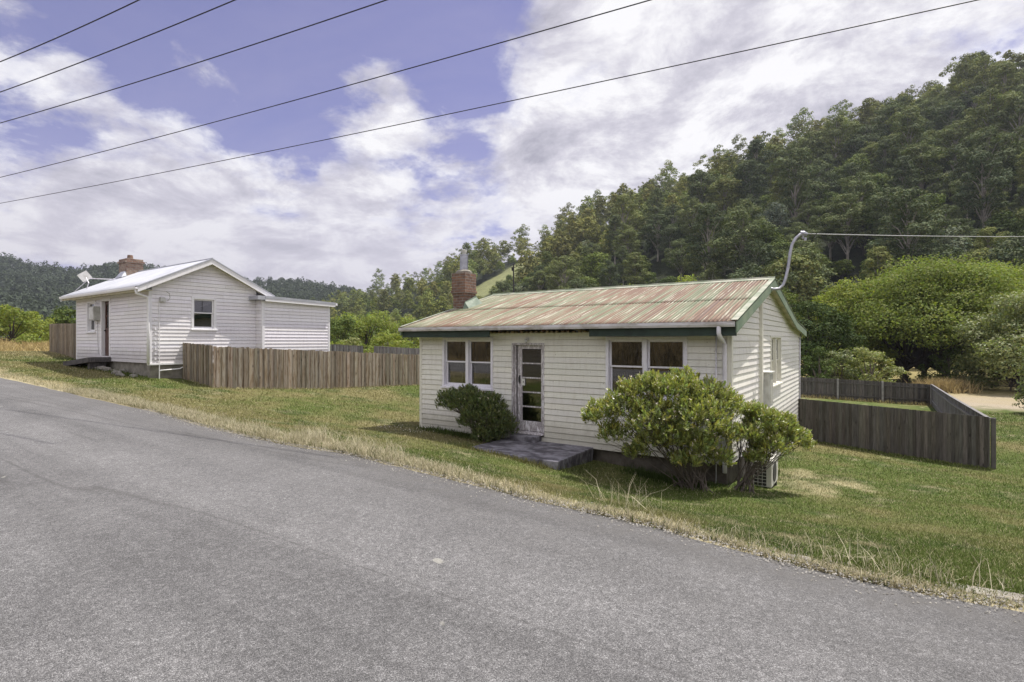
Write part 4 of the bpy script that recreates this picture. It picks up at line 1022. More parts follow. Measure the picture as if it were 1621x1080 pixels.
# chimney on the rake
ch = MB(); cx0, cx1, cy0, cy1 = -10.76, -10.24, 12.55, 13.10
ch.box(cx0 + .03, cx1 - .03, cy0 + .03, cy1 - .03, -2.6, 1.36); ch.box(cx0 + .01, cx1 - .01, cy0 + .01, cy1 - .01, 1.36, 1.44); ch.box(cx0 - .02, cx1 + .02, cy0 - .02, cy1 + .02, 1.44, 1.53); ch.box(cx0, cx1, cy0, cy1, 1.53, 2.06)
cho = ch.build('chimney', 'brick', house, bevel=.012)
fb = MB(); fb.lathe((cx0 + cx1) / 2, (cy0 + cy1) / 2, [(.255, 2.062), (.25, 2.11), (.18, 2.16), (.13, 2.17)], 16); fb.build('mortar_cap', 'concrete', cho)
fb = MB(); fb.lathe((cx0 + cx1) / 2, (cy0 + cy1) / 2, [(.125, 2.16), (.125, 2.60), (.135, 2.605), (.135, 2.63), (.08, 2.64)], 20); fb.build('flue', 'steel', cho, smooth=False)
fb = MB(); fb.lathe((cx0 + cx1) / 2, (cy0 + cy1) / 2, [(.07, 2.64), (.07, 2.70), (.085, 2.71), (.085, 2.78), (.02, 2.80)], 16); fb.build('flue_cap', 'box_grey', cho)
fs = MB(); fs.hexa([(cx1 + .004, cy0 - .10, roofz(cy0 - .10) + .012), (cx1 + .20, cy0 - .06, roofz(cy0 - .06) + .012), (cx1 + .20, cy1 + .06, roofz(cy1 + .06) + .012), (cx1 + .004, cy1 + .06, roofz(cy1 + .06) + .012),
                    (cx1 + .003, cy0 - .01, roofz(cy0) + .20), (cx1 + .02, cy0 - .01, roofz(cy0) + .17), (cx1 + .02, cy1, roofz(cy1) + .22), (cx1 + .003, cy1, roofz(cy1) + .28)])
fs.build('flashing', 'flash', cho)
# aerial stub
ax, _ = on_y(813, RR + .1)
an = MB(); an.tube([(ax, RR + .1, 1.45), (ax, RR + .1, 2.52)], .022, 8); an.tube([(ax - .12, RR + .1, 2.40), (ax + .08, RR + .1, 2.40)], .009, 6); an.box(ax - .05, ax - .02, RR + .06, RR + .14, 2.3, 2.42)
tag(an.build('roof_pole', 'dark_metal'), 'short black aerial pole standing on the ridge of the rusty roof', 'pole')
# service mast
pp = [(1217, 456, 12.75), (1224, 458, 12.78), (1233, 457.5, 12.8), (1240, 451, 12.8), (1244, 440, 12.8), (1248, 422, 12.8), (1250.5, 402, 12.8), (1254, 387, 12.8), (1260, 377, 12.8), (1267, 371, 12.8), (1271, 370.5, 12.8)]
ms = MB(); ms.tube([(*P(a, d), zy(b_, d)) for a, b_, d in pp], .034, 12)
mast = ms.build('service_mast', 'galv', None, smooth=True); tag(mast, 'bent galvanised service pole rising from the gable peak of the rusty roof', 'pole')
hd = MB(); q = Vector((*P(1271, 12.8), zy(370, 12.8)))
hd.tube([q + Vector((-.05, 0, .02)), q + Vector((.02, 0, .0)), q + Vector((.09, .02, -.03))], [.05, .06, .04], 10); hd.tube([q + Vector((0, 0, .08)), q + Vector((0, 0, -.12))], .02, 8); hd.tube([q + Vector((.05, 0, -.1)), q + Vector((.05, 0, -.17))], .03, 8)
hd.build('weatherhead', 'galv', mast)
lp = MB(); lp.tube([q + Vector((.0, 0, -.08)), q + Vector((.12, 0, -.2)), q + Vector((.22, 0, -.12)), q + Vector((.3, .02, .0))], .008, 6); lp.build('loop_cable', 'black', mast)
# slab before the door
s0x, s0y = -7.45, 9.12; gz0 = -2.33
sl = MB(); sl.hexa([(s0x - .1, s0y + .1, -2.62), (-5.15, s0y, -2.62), (-5.18, WY - .04, -2.62), (s0x, WY - .04, -2.62), (s0x - .1, s0y + .1, -2.36), (-5.13, s0y, gz0), (-5.16, WY - .04, gz0 + .01), (s0x, WY - .04, gz0)])
tag(sl.build('door_slab', 'slab', None, bevel=.02), 'dark mossy concrete slab in front of the flaking front door', 'paving slab')
# air conditioner
g = g1(-1.85, 11.8); zb = -2.88
acr = empty('air_conditioner', (-1.85, 11.8, zb), 'cream outdoor air conditioner unit low beside the gable wall behind the leaning bush', 'air conditioner')
ac = MB(); ax0, ax1, ay0, ay1 = -2.06, -1.72, 11.42, 12.22
ac.box(ax0 + .02, ax1, ay0 + .02, ay1, zb + .04, zb + .56); ac.build('casing', 'ac', acr, bevel=.015)
ac = MB(); ac.box(ax0 + .03, ax0 + .25, ay0 - .002, ay0 + .018, zb + .07, zb + .52); ac.build('coil', 'coil', acr)
ac = MB()
for i in range(8): ac.box(ax0 + .02, ax0 + .26, ay0 - .014, ay0 - .003, zb + .06 + i * .065, zb + .068 + i * .065)
for i in range(4): ac.box(ax0 + .02 + i * .077, ax0 + .028 + i * .077, ay0 - .022, ay0 - .0145, zb + .06, zb + .525)
ac.build('grille', 'ac', acr)
ac = MB(); ac.tube([(ax1 + .004, ay0 + .34, zb + .3), (ax1 + .012, ay0 + .34, zb + .3)], .2, 24); ac.build('fan_guard', 'coil', acr)
ac = MB(); ac.box(ax0 + .02, ax1, ay0 + .12, ay0 + .2, zb - .05, zb + .04); ac.box(ax0 + .02, ax1, ay1 - .2, ay1 - .12, zb - .05, zb + .04); ac.build('feet', 'dark_metal', acr)
#PART5
# ------------------------------------------------------------------ the white house (its own axes turned 1.17 degrees)
ph = math.radians(-1.17); RM = np.array([[math.cos(ph), -math.sin(ph), 0], [math.sin(ph), math.cos(ph), 0], [0, 0, 1]])
def Rw(x, y, z): return (RM[0, 0] * x + RM[0, 1] * y, RM[1, 0] * x + RM[1, 1] * y, z)
GX, GY0, GY1, LX = -20.73, 7.84, 11.6, -27.79
ZC = -.757
wh = empty('white_house', Rw(-24, 9.8, ZC), 'white weatherboard house with gabled white metal roof, a lean-to and a brick chimney', 'house')
Uf = lambda u, n, z: Rw(u, GY0 - n, z)
Ug = lambda u, n, z: Rw(GX + n, u, z)
Ul = lambda u, n, z: Rw(-20.25 + n, u, z)
Us = lambda u, n, z: Rw(u, 11.6 - n, z)
U = lambda x, y, z: Rw(x, y, z)
wr_ = lambda y: float(np.interp(y, [7.42, 9.77, 12.12], [1.84, 3.01, 1.84]))
b = MB(Uf); boards(b, LX + .05, GX - .06, ZC, 1.72, [(-26.57, -25.63, .33, 1.62), (-25.1, -24.13, -.57, 1.63)], ex=.131); b.build('front_wall', 'white_boards', wh, tint=True)
b = MB(Ug); boards(b, GY0 + .07, GY1, ZC, 2.95, [(9.18, 10.06, .43, 1.61)], top=lambda y: wr_(y) - .07, ex=.131); b.build('gable_wall', 'white_boards', wh, tint=True)
b = MB(Ul); boards(b, 11.68, 14.60, ZC, 1.60, [], ex=.131); b.build('lean_to_wall', 'white_boards', wh, tint=True)
b = MB(Us); boards(b, GX + .02, -20.31, ZC, 1.60, [], ex=.131); b.build('return_wall', 'white_boards', wh, tint=True)
for bb_ in ((GX - .06, GX + .028, GY0 - .028, GY0 + .07, ZC, 1.75), (LX - .026, LX + .05, GY0 - .026, GY0 + .05, ZC, 1.72), (-20.32, -20.222, 11.573, 11.68, ZC, 1.60), (-20.31, -20.222, 14.60, 14.68, ZC, 1.55)):
    c = MB(U); c.box(*bb_); c.build('corner_board', 'white_trim', wh, bevel=.004)
c = MB(U); c.box(GX - .03, GX + .06, GY0 - .06, 11.55, ZC - .07, ZC - .002); c.build('base_board', 'white_trim', wh, bevel=.006)
c = MB(U); c.box(LX, LX + .1, GY0, 14.6, ZC, 1.7); c.box(LX, -20.3, 14.55, 14.62, ZC, 1.5); c.build('back_wall', 'white_boards', wh, tint=True)
c = MB(U); c.box(LX + .04, GX - .05, GY0 + .05, GY0 + .3, -2.0, ZC + .01); c.box(GX - .25, GX - .05, GY0 + .3, 14.5, -2.4, ZC + .01); c.box(-20.5, -20.3, 11.7, 14.6, -2.4, ZC + .01)
c.build('foundation', 'concrete', wh, bevel=.01)
c = MB(U); c.box(LX + .1, GX - .1, GY0 + .1, 14.5, ZC, ZC + .05); c.box(LX + .1, GX - .12, GY0 + .1, 11.6, 1.62, 1.64); c.box(-23.2, -23.15, GY0 + .1, 11.6, ZC + .05, 1.62); c.build('inner_lining', 'interior', wh)
window(Ug, wh, 9.18, 10.06, .43, 1.61, 1, 'white_trim', cw=.085, meet=1.03)['label'] = 'gable window with a swagged curtain'
window(Uf, wh, -26.57, -25.63, .36, 1.60, 1, 'white_trim', cw=.08, meet=.98)
ct = MB(Ug)
for k in range(22):
    a = 9.26 + k * .033; l = .10 + .34 * (1 - k / 22) ** .8; nn = -.13 - .012 * (k % 2)
    ct.add([(a, nn, 1.55), (a + .033, -.13 - .012 * ((k + 1) % 2), 1.55), (a + .033, -.13 - .012 * ((k + 1) % 2), 1.55 - l + .01), (a, nn, 1.55 - l)], [(0, 1, 2, 3)])
ct.build('curtain', 'curtain', wh)
dr = MB(Uf); dr.box(-25.1, -24.99, -.14, .03, -.57, 1.63); dr.box(-24.24, -24.13, -.14, .03, -.57, 1.63); dr.box(-24.99, -24.24, -.14, .03, 1.53, 1.63); dr.build('door_frame', 'white_trim', wh, bevel=.004)
dr = MB(Uf); dr.box(-24.98, -24.25, -.13, -.09, -.57, .50); dr.box(-24.98, -24.88, -.13, -.09, .50, 1.52); dr.box(-24.35, -24.25, -.13, -.09, .50, 1.52); dr.box(-24.88, -24.35, -.13, -.09, 1.42, 1.52); dr.box(-24.88, -24.35, -.13, -.09, .94, .99)
do = dr.build('door', 'brown_door', wh); do['label'] = 'brown half glazed door'
dr = MB(Uf); dr.box(-24.89, -24.34, -.115, -.11, .49, 1.43); dr.build('pane', 'glass', do)
dr = MB(Uf); dr.tube([(-24.92, -.09, .40), (-24.92, -.04, .40)], .025, 10); dr.build('handle', 'dark_metal', do)
bx = MB(Uf); bx.box(-25.62, -25.12, .02, .24, .80, 1.34); bo = bx.build('meter_box', 'box_grey', wh, bevel=.01)
bx = MB(Uf); bx.box(-25.57, -25.17, .242, .252, .84, 1.30); bx.build('box_door', 'white_metal', bo, bevel=.003)
bx = MB(Uf); bx.tube([(-25.4, .03, .8), (-25.38, .03, .2), (-25.3, .03, -.5)], .008, 6); bx.build('cable', 'cable', bo)
# roof
prf = lin(7.40, wr_(7.42) - .0, 9.77, 3.01, 5) ; pr2 = lin(9.77, 3.01, 12.14, 1.84, 5)
a1, f1 = corrugated(-28.1, -20.43, prf, .008, .076, 4, .0, RM); a2, f2 = corrugated(-28.1, -20.43, pr2, .008, .076, 4, 0, RM)
a3, f3 = corrugated(-27.9, -20.08, lin(11.62, 1.76, 14.85, 1.665, 3), .008, .076, 4, 0, RM)
wl_ = np.array(wh.location)
wro = np_mesh('roof', np.concatenate([a1, a2]) - wl_, np.concatenate([f1, f2 + len(a1)]), M['whiteroof'], wh, None, True)
lro = np_mesh('lean_to_roof', a3 - wl_, f3, M['whiteroof'], wh, None, True)
for xx in (-20.43, -28.12):
    bg = MB(U)
    for (ya, yb) in ((7.38, 9.77), (9.77, 12.16)):
        zp, zq = wr_(ya), wr_(yb)
        if ya < 7.4: zp = 1.82
        bg.hexa([(xx, ya, zp - .20), (xx + .03, ya, zp - .20), (xx + .03, yb, zq - .20), (xx, yb, zq - .20), (xx, ya, zp - .03), (xx + .03, ya, zp - .03), (xx + .03, yb, zq - .03), (xx, yb, zq - .03)])
    bg.build('barge_board', 'white_trim', wro, bevel=.003)
bg = MB(U)
for (ya, yb, s_) in ((7.36, 9.77, 1), (9.77, 12.2, -1)):
    zp, zq = (1.81, 3.01) if s_ == 1 else (3.01, 1.81)
    bg.hexa([(-20.52, ya, zp + .008), (-20.385, ya, zp + .008), (-20.385, yb, zq + .008), (-20.52, yb, zq + .008), (-20.52, ya, zp + .022), (-20.385, ya, zp + .022), (-20.385, yb, zq + .022), (-20.52, yb, zq + .022)])
    bg.hexa([(-20.396, ya, zp - .03), (-20.385, ya, zp - .03), (-20.385, yb, zq - .03), (-20.396, yb, zq - .03), (-20.396, ya, zp + .008), (-20.385, ya, zp + .008), (-20.385, yb, zq + .008), (-20.396, yb, zq + .008)])
bg.tube([(-28.1, 9.77, 3.025), (-20.4, 9.77, 3.025)], .03, 8)
M['greycap'] = simple('grey_cap_metal', (.42, .43, .47), (.34, .35, .38), 3, .45, .05)
bg.build('barge_cap', 'greycap', wro)
bg = MB(U); bg.box(-28.1, -20.43, 7.44, 7.47, 1.66, 1.80); bg.box(-28.1, -20.44, 7.47, 7.84, 1.70, 1.715)
for (ya, yb) in ((7.5, 9.77), (9.77, 12.1)):
    zp, zq = wr_(ya) - .13, wr_(yb) - .13
    bg.hexa([(-20.73, ya, zp), (-20.44, ya, zp), (-20.44, yb, zq), (-20.73, yb, zq), (-20.73, ya, zp + .012), (-20.44, ya, zp + .012), (-20.44, yb, zq + .012), (-20.73, yb, zq + .012)])
bg.build('soffit', 'soffit', wro)
gt = MB(U); prof = [(7.44, 1.81), (7.44, 1.72), (7.35, 1.72), (7.33, 1.77), (7.33, 1.815), (7.338, 1.815), (7.338, 1.775), (7.355, 1.728), (7.432, 1.728), (7.432, 1.81)]
gt.prism([(-28.12, y, z) for y, z in prof], [(-20.5, y, z) for y, z in prof]); gt.build('gutter', 'white_trim', wro)
# lean-to roof edge
le = MB(U); le.hexa([(-20.10, 11.62, 1.56), (-20.07, 11.62, 1.56), (-20.07, 14.85, 1.49), (-20.10, 14.85, 1.49), (-20.10, 11.62, 1.66), (-20.07, 11.62, 1.66), (-20.07, 14.85, 1.585), (-20.10, 14.85, 1.585)])
le.build('barge_board', 'white_trim', lro, bevel=.003)
le = MB(U); le.hexa([(-20.14, 11.62, 1.665), (-20.06, 11.62, 1.665), (-20.06, 14.87, 1.588), (-20.14, 14.87, 1.588), (-20.14, 11.62, 1.775), (-20.06, 11.62, 1.775), (-20.06, 14.87, 1.685), (-20.14, 14.87, 1.685)]); le.box(-20.9, -20.05, 11.30, 11.60, 1.61, 1.76)
le.build('barge_cap', 'greycap', lro)
le = MB(U); le.box(-20.25, -20.11, 11.62, 14.8, 1.555, 1.565); le.box(-27.5, -20.1, 14.86, 14.98, 1.56, 1.66); le.build('lean_to_gutter', 'white_trim', lro)
# downpipe at the corner, conduit, flood lamp, waste pipes
dp = MB(U); dp.tube([(-20.62, 7.40, 1.73), (-20.62, 7.42, 1.60), (-20.66, 7.62, 1.53), (-20.68, 7.79, 1.48), (-20.68, 7.79, .5), (-20.68, 7.79, ZC - .03)], .045, 12); dp.build('downpipe', 'white_trim', wh, smooth=True)
dp = MB(Ug); dp.tube([(8.13, .045, 1.38), (8.13, .045, -1.4)], .016, 8)
for k in range(9): dp.box(7.99, 8.04, .02, .05, -.65 + k * .17, -.58 + k * .17)
dp.build('conduit', 'white_trim', wh)
dp = MB(Ug); dp.tube([(8.16, .04, -1.02), (8.5, .04, -1.0), (8.8, .04, -.98), (8.86, .04, -.93), (8.95, .04, -.95), (9.05, .04, -1.05)], .024, 8); dp.build('waste_pipe', 'white_trim', wh, smooth=True)
fl_ = MB(Ug); fl_.hexa([(8.12, .05, 1.40), (8.30, .05, 1.40), (8.30, .16, 1.36), (8.12, .16, 1.36), (8.14, .04, 1.52), (8.28, .04, 1.52), (8.28, .13, 1.50), (8.14, .13, 1.50)]); fl_.tube([(8.3, .05, 1.42), (8.42, .03, 1.42), (8.48, .02, 1.52), (8.46, .02, 1.66), (8.36, .02, 1.72)], .008, 6)
fl_.build('flood_lamp', 'box_grey', wh)
# chimney
k0, k1, q0, q1 = -27.72, -26.92, 9.30, 9.95
c = MB(U); c.box(k0, k1, q0, q1, 2.3, 3.38); c.box(k0 - .05, k1 + .05, q0 - .05, q1 + .05, 3.38, 3.46); c.box(k0 - .01, k1 + .01, q0, q1, 3.46, 3.56)
cc = c.build('chimney', 'brick2', wh, bevel=.01)
c = MB(U); c.tube([(-27.35, 9.6, 3.56), (-27.35, 9.6, 3.76)], [.12, .10], 14); c.build('chimney_pot', 'brick', cc)
c = MB(U); c.hexa([(k0 + .15, q0 - .20, 2.72), (k1 + .08, q0 - .20, 2.72), (k1 + .08, q0 - .01, 2.80), (k0 + .15, q0 - .01, 2.80), (k0 + .3, q0 - .03, 3.00), (k1 - .05, q0 - .03, 3.00), (k1 - .05, q0 - .01, 3.0), (k0 + .3, q0 - .01, 3.0)]); c.build('flashing', 'whiteroof', cc)
# dish and pipe on the roof's far end
dq = Vector(U(-27.9, 8.05, 2.12)); dd = 22.4
D0 = Vector((*P(134, dd), zy(437.5, dd)))
ds = MB(); a = 15; nrm = Vector((.80, -.50, .22)).normalized(); ux = nrm.cross(Vector((0, 0, 1))).normalized(); uz = ux.cross(nrm)
sz = .235
ring = [D0 + (ux * math.cos(t) + uz * math.sin(t)) * sz * (1.12 if i % 2 == 0 else .80) for i, t in enumerate([2 * PI * k / 8 + .12 for k in range(8)])]
ds.add([tuple(p) for p in ring] + [tuple(p - nrm * .03) for p in ring], [tuple(range(8)), tuple(range(8, 16))[::-1]] + [(i, (i + 1) % 8, 8 + (i + 1) % 8, 8 + i) for i in range(8)], raw=True)
dish = empty('dish_aerial', tuple(dq), 'square pale dish aerial on thin legs at the far end of the white roof', 'aerial')
ds.build('dish', 'white_metal', dish)
lg = MB(); lg.tube([D0 - nrm * .04 + Vector((.12, 0, -.05)), D0 + Vector((.28, .05, -.28)), dq + Vector((.15, .1, .05))], .018, 6); lg.tube([D0 + Vector((.2, .03, -.18)), dq + Vector((-.35, -.15, -.02))], .012, 6); lg.build('stand', 'pipe', dish)
pb = MB(); pb.tube([(*P(142, 22.2), zy(441, 22.2)), (*P(182, 22.2), zy(442.5, 22.2))], .02, 6); pb.build('cross_pipe', 'pipe', dish)
# deck ramp at the white house's door
rp = MB(U)
zf_ = lambda x: -.60 + (x + 24.1) * .085
rp.hexa([(-26.3, 6.98, -.98), (-24.05, 7.1, -.78), (-24.05, 7.80, -.78), (-26.3, 7.80, -.98), (-26.3, 6.98, -.80), (-24.05, 7.1, -.60), (-24.05, 7.80, -.60), (-26.3, 7.80, -.80)])
rpo = rp.build('deck_ramp', 'ramp'); tag(rpo, 'low dark timber ramp leading to the brown door of the white house', 'ramp')
for bb_ in ((-26.1, -25.9, 7.2, 7.7, -1.4, -.99), (-24.4, -24.2, 7.2, 7.7, -1.4, -.80)):
    rp = MB(U); rp.box(*bb_); rp.build('support', 'ramp', rpo)
rg = random.Random(3)
for k in range(13):
    xx = -25.0 + k * .33 + rg.uniform(-.1, .1); yy = 7.55 + rg.uniform(-.3, .2); s = rg.uniform(.06, .17) * (1.6 if k == 2 else 1)
    bm = bmesh.new(); bmesh.ops.create_icosphere(bm, subdivisions=2, radius=1)
    for v_ in bm.verts: v_.co *= 1 + rg.uniform(-.2, .2); v_.co = Vector((v_.co.x * s * 1.4, v_.co.y * s, v_.co.z * s * .7))
    me = bpy.data.meshes.new('stone'); bm.to_mesh(me); bm.free(); me.materials.append(M['rubble'])
    o = bpy.data.objects.new('rubble_stone', me); C.objects.link(o); wx, wy, _ = Rw(xx, yy, 0); o.location = (wx, wy, g1(wx, wy) + s * .3)
    tag(o, 'loose grey stone lying along the footing of the white house', 'stone', 'loose stones along the white house footing')

# ------------------------------------------------------------------ paling fences
def fence(name, pts, h, mat, label, side=1, group=None, pal=.1, gap=.092, lapped=True, cap=False, tops=None, posts=(), post_mat='fence_grey', seed=1, bottoms=None, rails=True, vary=.012, post_side=None):
    """pts: ground polyline (x,y); each paling a board of its own height, inside one mesh"""
    rg = random.Random(seed); x0, y0 = pts[0]
    r = empty(name, (x0, y0, bottoms[0] if bottoms else g1(x0, y0)), label, 'fence', group)
    b = MB(); rl = MB(); cp = MB()
    tot = [0]
    for i in range(len(pts) - 1): tot.append(tot[-1] + math.dist(pts[i], pts[i + 1]))
    def at(s):
        for i in range(len(pts) - 1):
            if s <= tot[i + 1] or i == len(pts) - 2:
                f = (s - tot[i]) / (tot[i + 1] - tot[i]); p, q = Vector((*pts[i], 0)), Vector((*pts[i + 1], 0)); dr = (q - p).normalized()
                return p + (q - p) * f, dr, Vector((-dr.y, dr.x, 0)) * side
    def hz(s):
        p, _, _ = at(s); g = float(np.interp(s, tot, bottoms)) if bottoms else g1(p.x, p.y)
        t = float(np.interp(s, tot, tops)) if tops else g + h
        return g, t
    s = 0; k = 0
    L_ = tot[-1]
    while s < L_ - .02:
        s1 = min(s + pal, L_); p, dr, nr = at(s); q, _, _ = at(s1); 
        pd = at((s + s1) / 2); dr, nr = pd[1], pd[2]; q = p + dr * (s1 - s)
        g, t = hz((s + s1) / 2); t += rg.uniform(-vary, vary); off = (.014 if (k % 2) and lapped else 0) + rg.uniform(0, .003)
        tn = rg.uniform(.62, 1.28); b.cur = (tn * rg.uniform(.96, 1.05), tn, tn * rg.uniform(.94, 1.04))
        th = .014
        A, B_, = p + nr * off, q + nr * off; tl = rg.uniform(-.004, .004)
        b.hexa([(A.x, A.y, g - .12), (B_.x, B_.y, g - .12), (B_.x + nr.x * th, B_.y + nr.y * th, g - .12), (A.x + nr.x * th, A.y + nr.y * th, g - .12),
                (A.x, A.y, t + tl), (B_.x, B_.y, t - tl), (B_.x + nr.x * th, B_.y + nr.y * th, t - tl), (A.x + nr.x * th, A.y + nr.y * th, t + tl)])
        s += gap if lapped else pal + .008; k += 1
    po = b.build('palings', mat, r, tint=True)
    step = 2.4; s = 0
    while s < L_ - .3:
        e = min(s + step, L_); (p, dr, nr), (q, _, _) = at(s + .01), at(e - .01)
        g0, t0 = hz(s); g1_, t1 = hz(e); dr = (q - p).normalized(); nr = Vector((-dr.y, dr.x, 0)) * side
        for f in (.22, .80):
            a0, a1 = g0 + (t0 - g0) * f, g1_ + (t1 - g1_) * f; o0, o1 = -nr * .045, -nr * .002
            rl.hexa([tuple(p + o0 + Vector((0, 0, a0))), tuple(q + o0 + Vector((0, 0, a1))), tuple(q + o1 + Vector((0, 0, a1))), tuple(p + o1 + Vector((0, 0, a0))),
                     tuple(p + o0 + Vector((0, 0, a0 + .08))), tuple(q + o0 + Vector((0, 0, a1 + .08))), tuple(q + o1 + Vector((0, 0, a1 + .08))), tuple(p + o1 + Vector((0, 0, a0 + .08)))])
        if cap:
            o0, o1 = -nr * .05, nr * .045
            cp.hexa([tuple(p + o0 + Vector((0, 0, t0))), tuple(q + o0 + Vector((0, 0, t1))), tuple(q + o1 + Vector((0, 0, t1))), tuple(p + o1 + Vector((0, 0, t0))),
                     tuple(p + o0 + Vector((0, 0, t0 + .025))), tuple(q + o0 + Vector((0, 0, t1 + .025))), tuple(q + o1 + Vector((0, 0, t1 + .025))), tuple(p + o1 + Vector((0, 0, t0 + .025)))])
        s += step
    if rails: rl.build('rails', mat, r, tint=True)
    if cap: cp.build('capping', mat, r, tint=True)
    for s in posts:
        p, dr, nr = at(s); g, t = hz(s); sg = post_side if post_side is not None else -1
        m = MB(); o0, o1 = nr * .05 * sg, nr * .16 * sg; a, c_ = -dr * .06, dr * .06
        m.hexa([tuple(p + a + o0 + Vector((0, 0, g - .2))), tuple(p + c_ + o0 + Vector((0, 0, g - .2))), tuple(p + c_ + o1 + Vector((0, 0, g - .2))), tuple(p + a + o1 + Vector((0, 0, g - .2))),
                tuple(p + a + o0 + Vector((0, 0, t + .02))), tuple(p + c_ + o0 + Vector((0, 0, t + .02))), tuple(p + c_ + o1 + Vector((0, 0, t + .02))), tuple(p + a + o1 + Vector((0, 0, t + .02)))])
        m.build('post', post_mat, r, bevel=.006)
    return r
M['greypost'] = simple('grey_post', (.13, .12, .115), (.08, .075, .07), 4, .9, .2)
M['post'] = simple('pale_post', (.30, .29, .27), (.2, .19, .18), 4, .9, .2)
dA, dB, dC = 19.3, 18.0, 25.3
A_ = P(289, dA); B_ = P(337.5, dB); C_ = P(668, 25.5)
fence('paling_fence', [A_, B_], 1.5, 'fence_brown', 'short brown paling return joining the white house gable to the long brown fence', -1, tops=[zy(542.7, dA), zy(547, dB)], bottoms=[zy(611, dA), zy(614, dB)], seed=4, gap=.088)
fence('paling_fence', [B_, C_], 1.5, 'fence_brown', 'long weathered brown paling fence running back between the two houses', -1, tops=[zy(548.5, dB), zy(562, 25.5)], bottoms=[zy(614.3, dB), zy(608, 25.5)], seed=5, vary=.022)
e1 = P(126, 23.6); e2 = P(79, 29.9)
fence('paling_fence', [e2, e1], 1.5, 'fence_brown', 'grey brown paling fence running off to the left of the white house', -1, tops=[zy(513, 29.9), zy(512.5, 23.6)], bottoms=[zy(558, 29.9), zy(566, 23.6)], seed=6)
fence('paling_fence', [P(523, 38), P(575, 39)], 1.5, 'fence_grey', 'short far paling fence seen just right of the lean-to', -1, tops=[zy(545.5, 38), zy(548, 39)], bottoms=[-2.0, -2.0], seed=7, cap=True)
fence('paling_fence', [P(592, 39), P(640, 37), P(680, 37)], 1.5, 'fence_grey', 'far dark paling fence meeting the corner of the cream cottage', -1, tops=[zy(548.5, 39), zy(551.5, 37), zy(553, 37)], bottoms=[-2.1, -2.1, -2.15], seed=8, cap=True)
F0 = (XR - .02, 20.95); F1 = P(1566, 15.86); F2 = P(1507, 24.2); F3 = P(1475, 39); F4 = P(1230, 41)
fence('yard_fence', [F0, F1], 1.5, 'fence_dark', 'dark weathered paling fence running right from the back corner of the cream cottage', -1, tops=[zy(631, 18.6), zy(660.5, 15.86)], bottoms=[zy(697, 18.6), zy(742, 15.86)], seed=9, lapped=True, vary=.004, gap=.094)
fence('yard_fence', [F1, F2, F3], 1.5, 'fence_grey', 'bluish grey side fence with its inner face lit, running back from the dark fence end', -1, tops=[zy(663, 15.86), zy(629, 24.2), zy(609, 39)], bottoms=[-3.75, -4.15, -4.62], seed=10, cap=True, posts=(.12,), post_mat='greypost', post_side=1)
L34 = math.dist(F3, F4)
def s_at(px):  # distance along F3-F4 under this column
    best = min(range(400), key=lambda i: abs(float(azpx(np.array(F3[0] + (F4[0] - F3[0]) * i / 400), np.array(F3[1] + (F4[1] - F3[1]) * i / 400))[0]) - px)); return L34 * best / 400
fence('yard_fence', [F3, F4], 1.5, 'fence_dark', 'dark back yard fence carried on pale concrete posts below the willows', -1, tops=[zy(608.8, 39), zy(594.5, 41)], bottoms=[-4.66, -4.2], seed=11, vary=.01, posts=(s_at(1473), s_at(1396), s_at(1325)), post_mat='post', post_side=-1)

# ------------------------------------------------------------------ overhead wires
def wire(a, b_, sag, r, label, mat='black', ext=(1.6, 1.25)):
    a = Vector(a); b_ = Vector(b_); 
    A = b_ + (a - b_) * ext[0]; B = a + (b_ - a) * ext[1]
    m = MB(); n = 48; pts_ = []
    for i in range(n + 1):
        f = i / n; p = A + (B - A) * f; p = p - Vector((0, 0, sag * 4 * f * (1 - f))); pts_.append(p)
    # keep the two measured points on the curve
    def sagat(q): 
        f = (q - A).length / (B - A).length; return sag * 4 * f * (1 - f)
    s0, s1 = sagat(a), sagat(b_)
    fa, fb = (a - A).length / (B - A).length, (b_ - A).length / (B - A).length
    for i, p in enumerate(pts_):
        f = i / n; p.z += s0 + (s1 - s0) * (f - fa) / (fb - fa)
    m.tube([tuple(p) for p in pts_], r, 6, False)
    o = m.build('power_line', mat, None, smooth=True); return tag(o, label, 'power line', 'overhead wires above the houses')
H_ = 6.5
def wp(px, py): d = F * H_ / (540 - py); return (*P(px, d), H_)
for (p, q, s, lab) in (((0, 98), (220, 0), .10, 'short black wire crossing the top left corner of the sky, highest of five'), ((0, 146), (372, 0), .15, 'black wire second from the top left corner'),
                       ((0, 195), (612, 0), .22, 'black wire third from the top left, middle one of five'), ((0, 281), (1030, 0), .32, 'black wire fourth down, leaving the top of the sky near its centre'),
                       ((0, 322), (1548, 0), .45, 'lowest and longest black wire, passing over the big hill at right')):
    wire(wp(*p), wp(*q), s, .0115, lab)
sm = MB(); q = Vector((*P(1271, 12.8), zy(370, 12.8))); e = Vector((*P(1900, 26), zy(366, 26))); pts_ = []
for i in range(31):
    f = i / 30; p = q + (e - q) * f; p.z -= .55 * 4 * f * (1 - f) * .28; pts_.append(tuple(p))
sm.tube(pts_, .011, 6); so = sm.build('service_cable', 'cable', None, smooth=True); tag(so, 'pale cable running right from the bent galvanised service pole', 'cable')

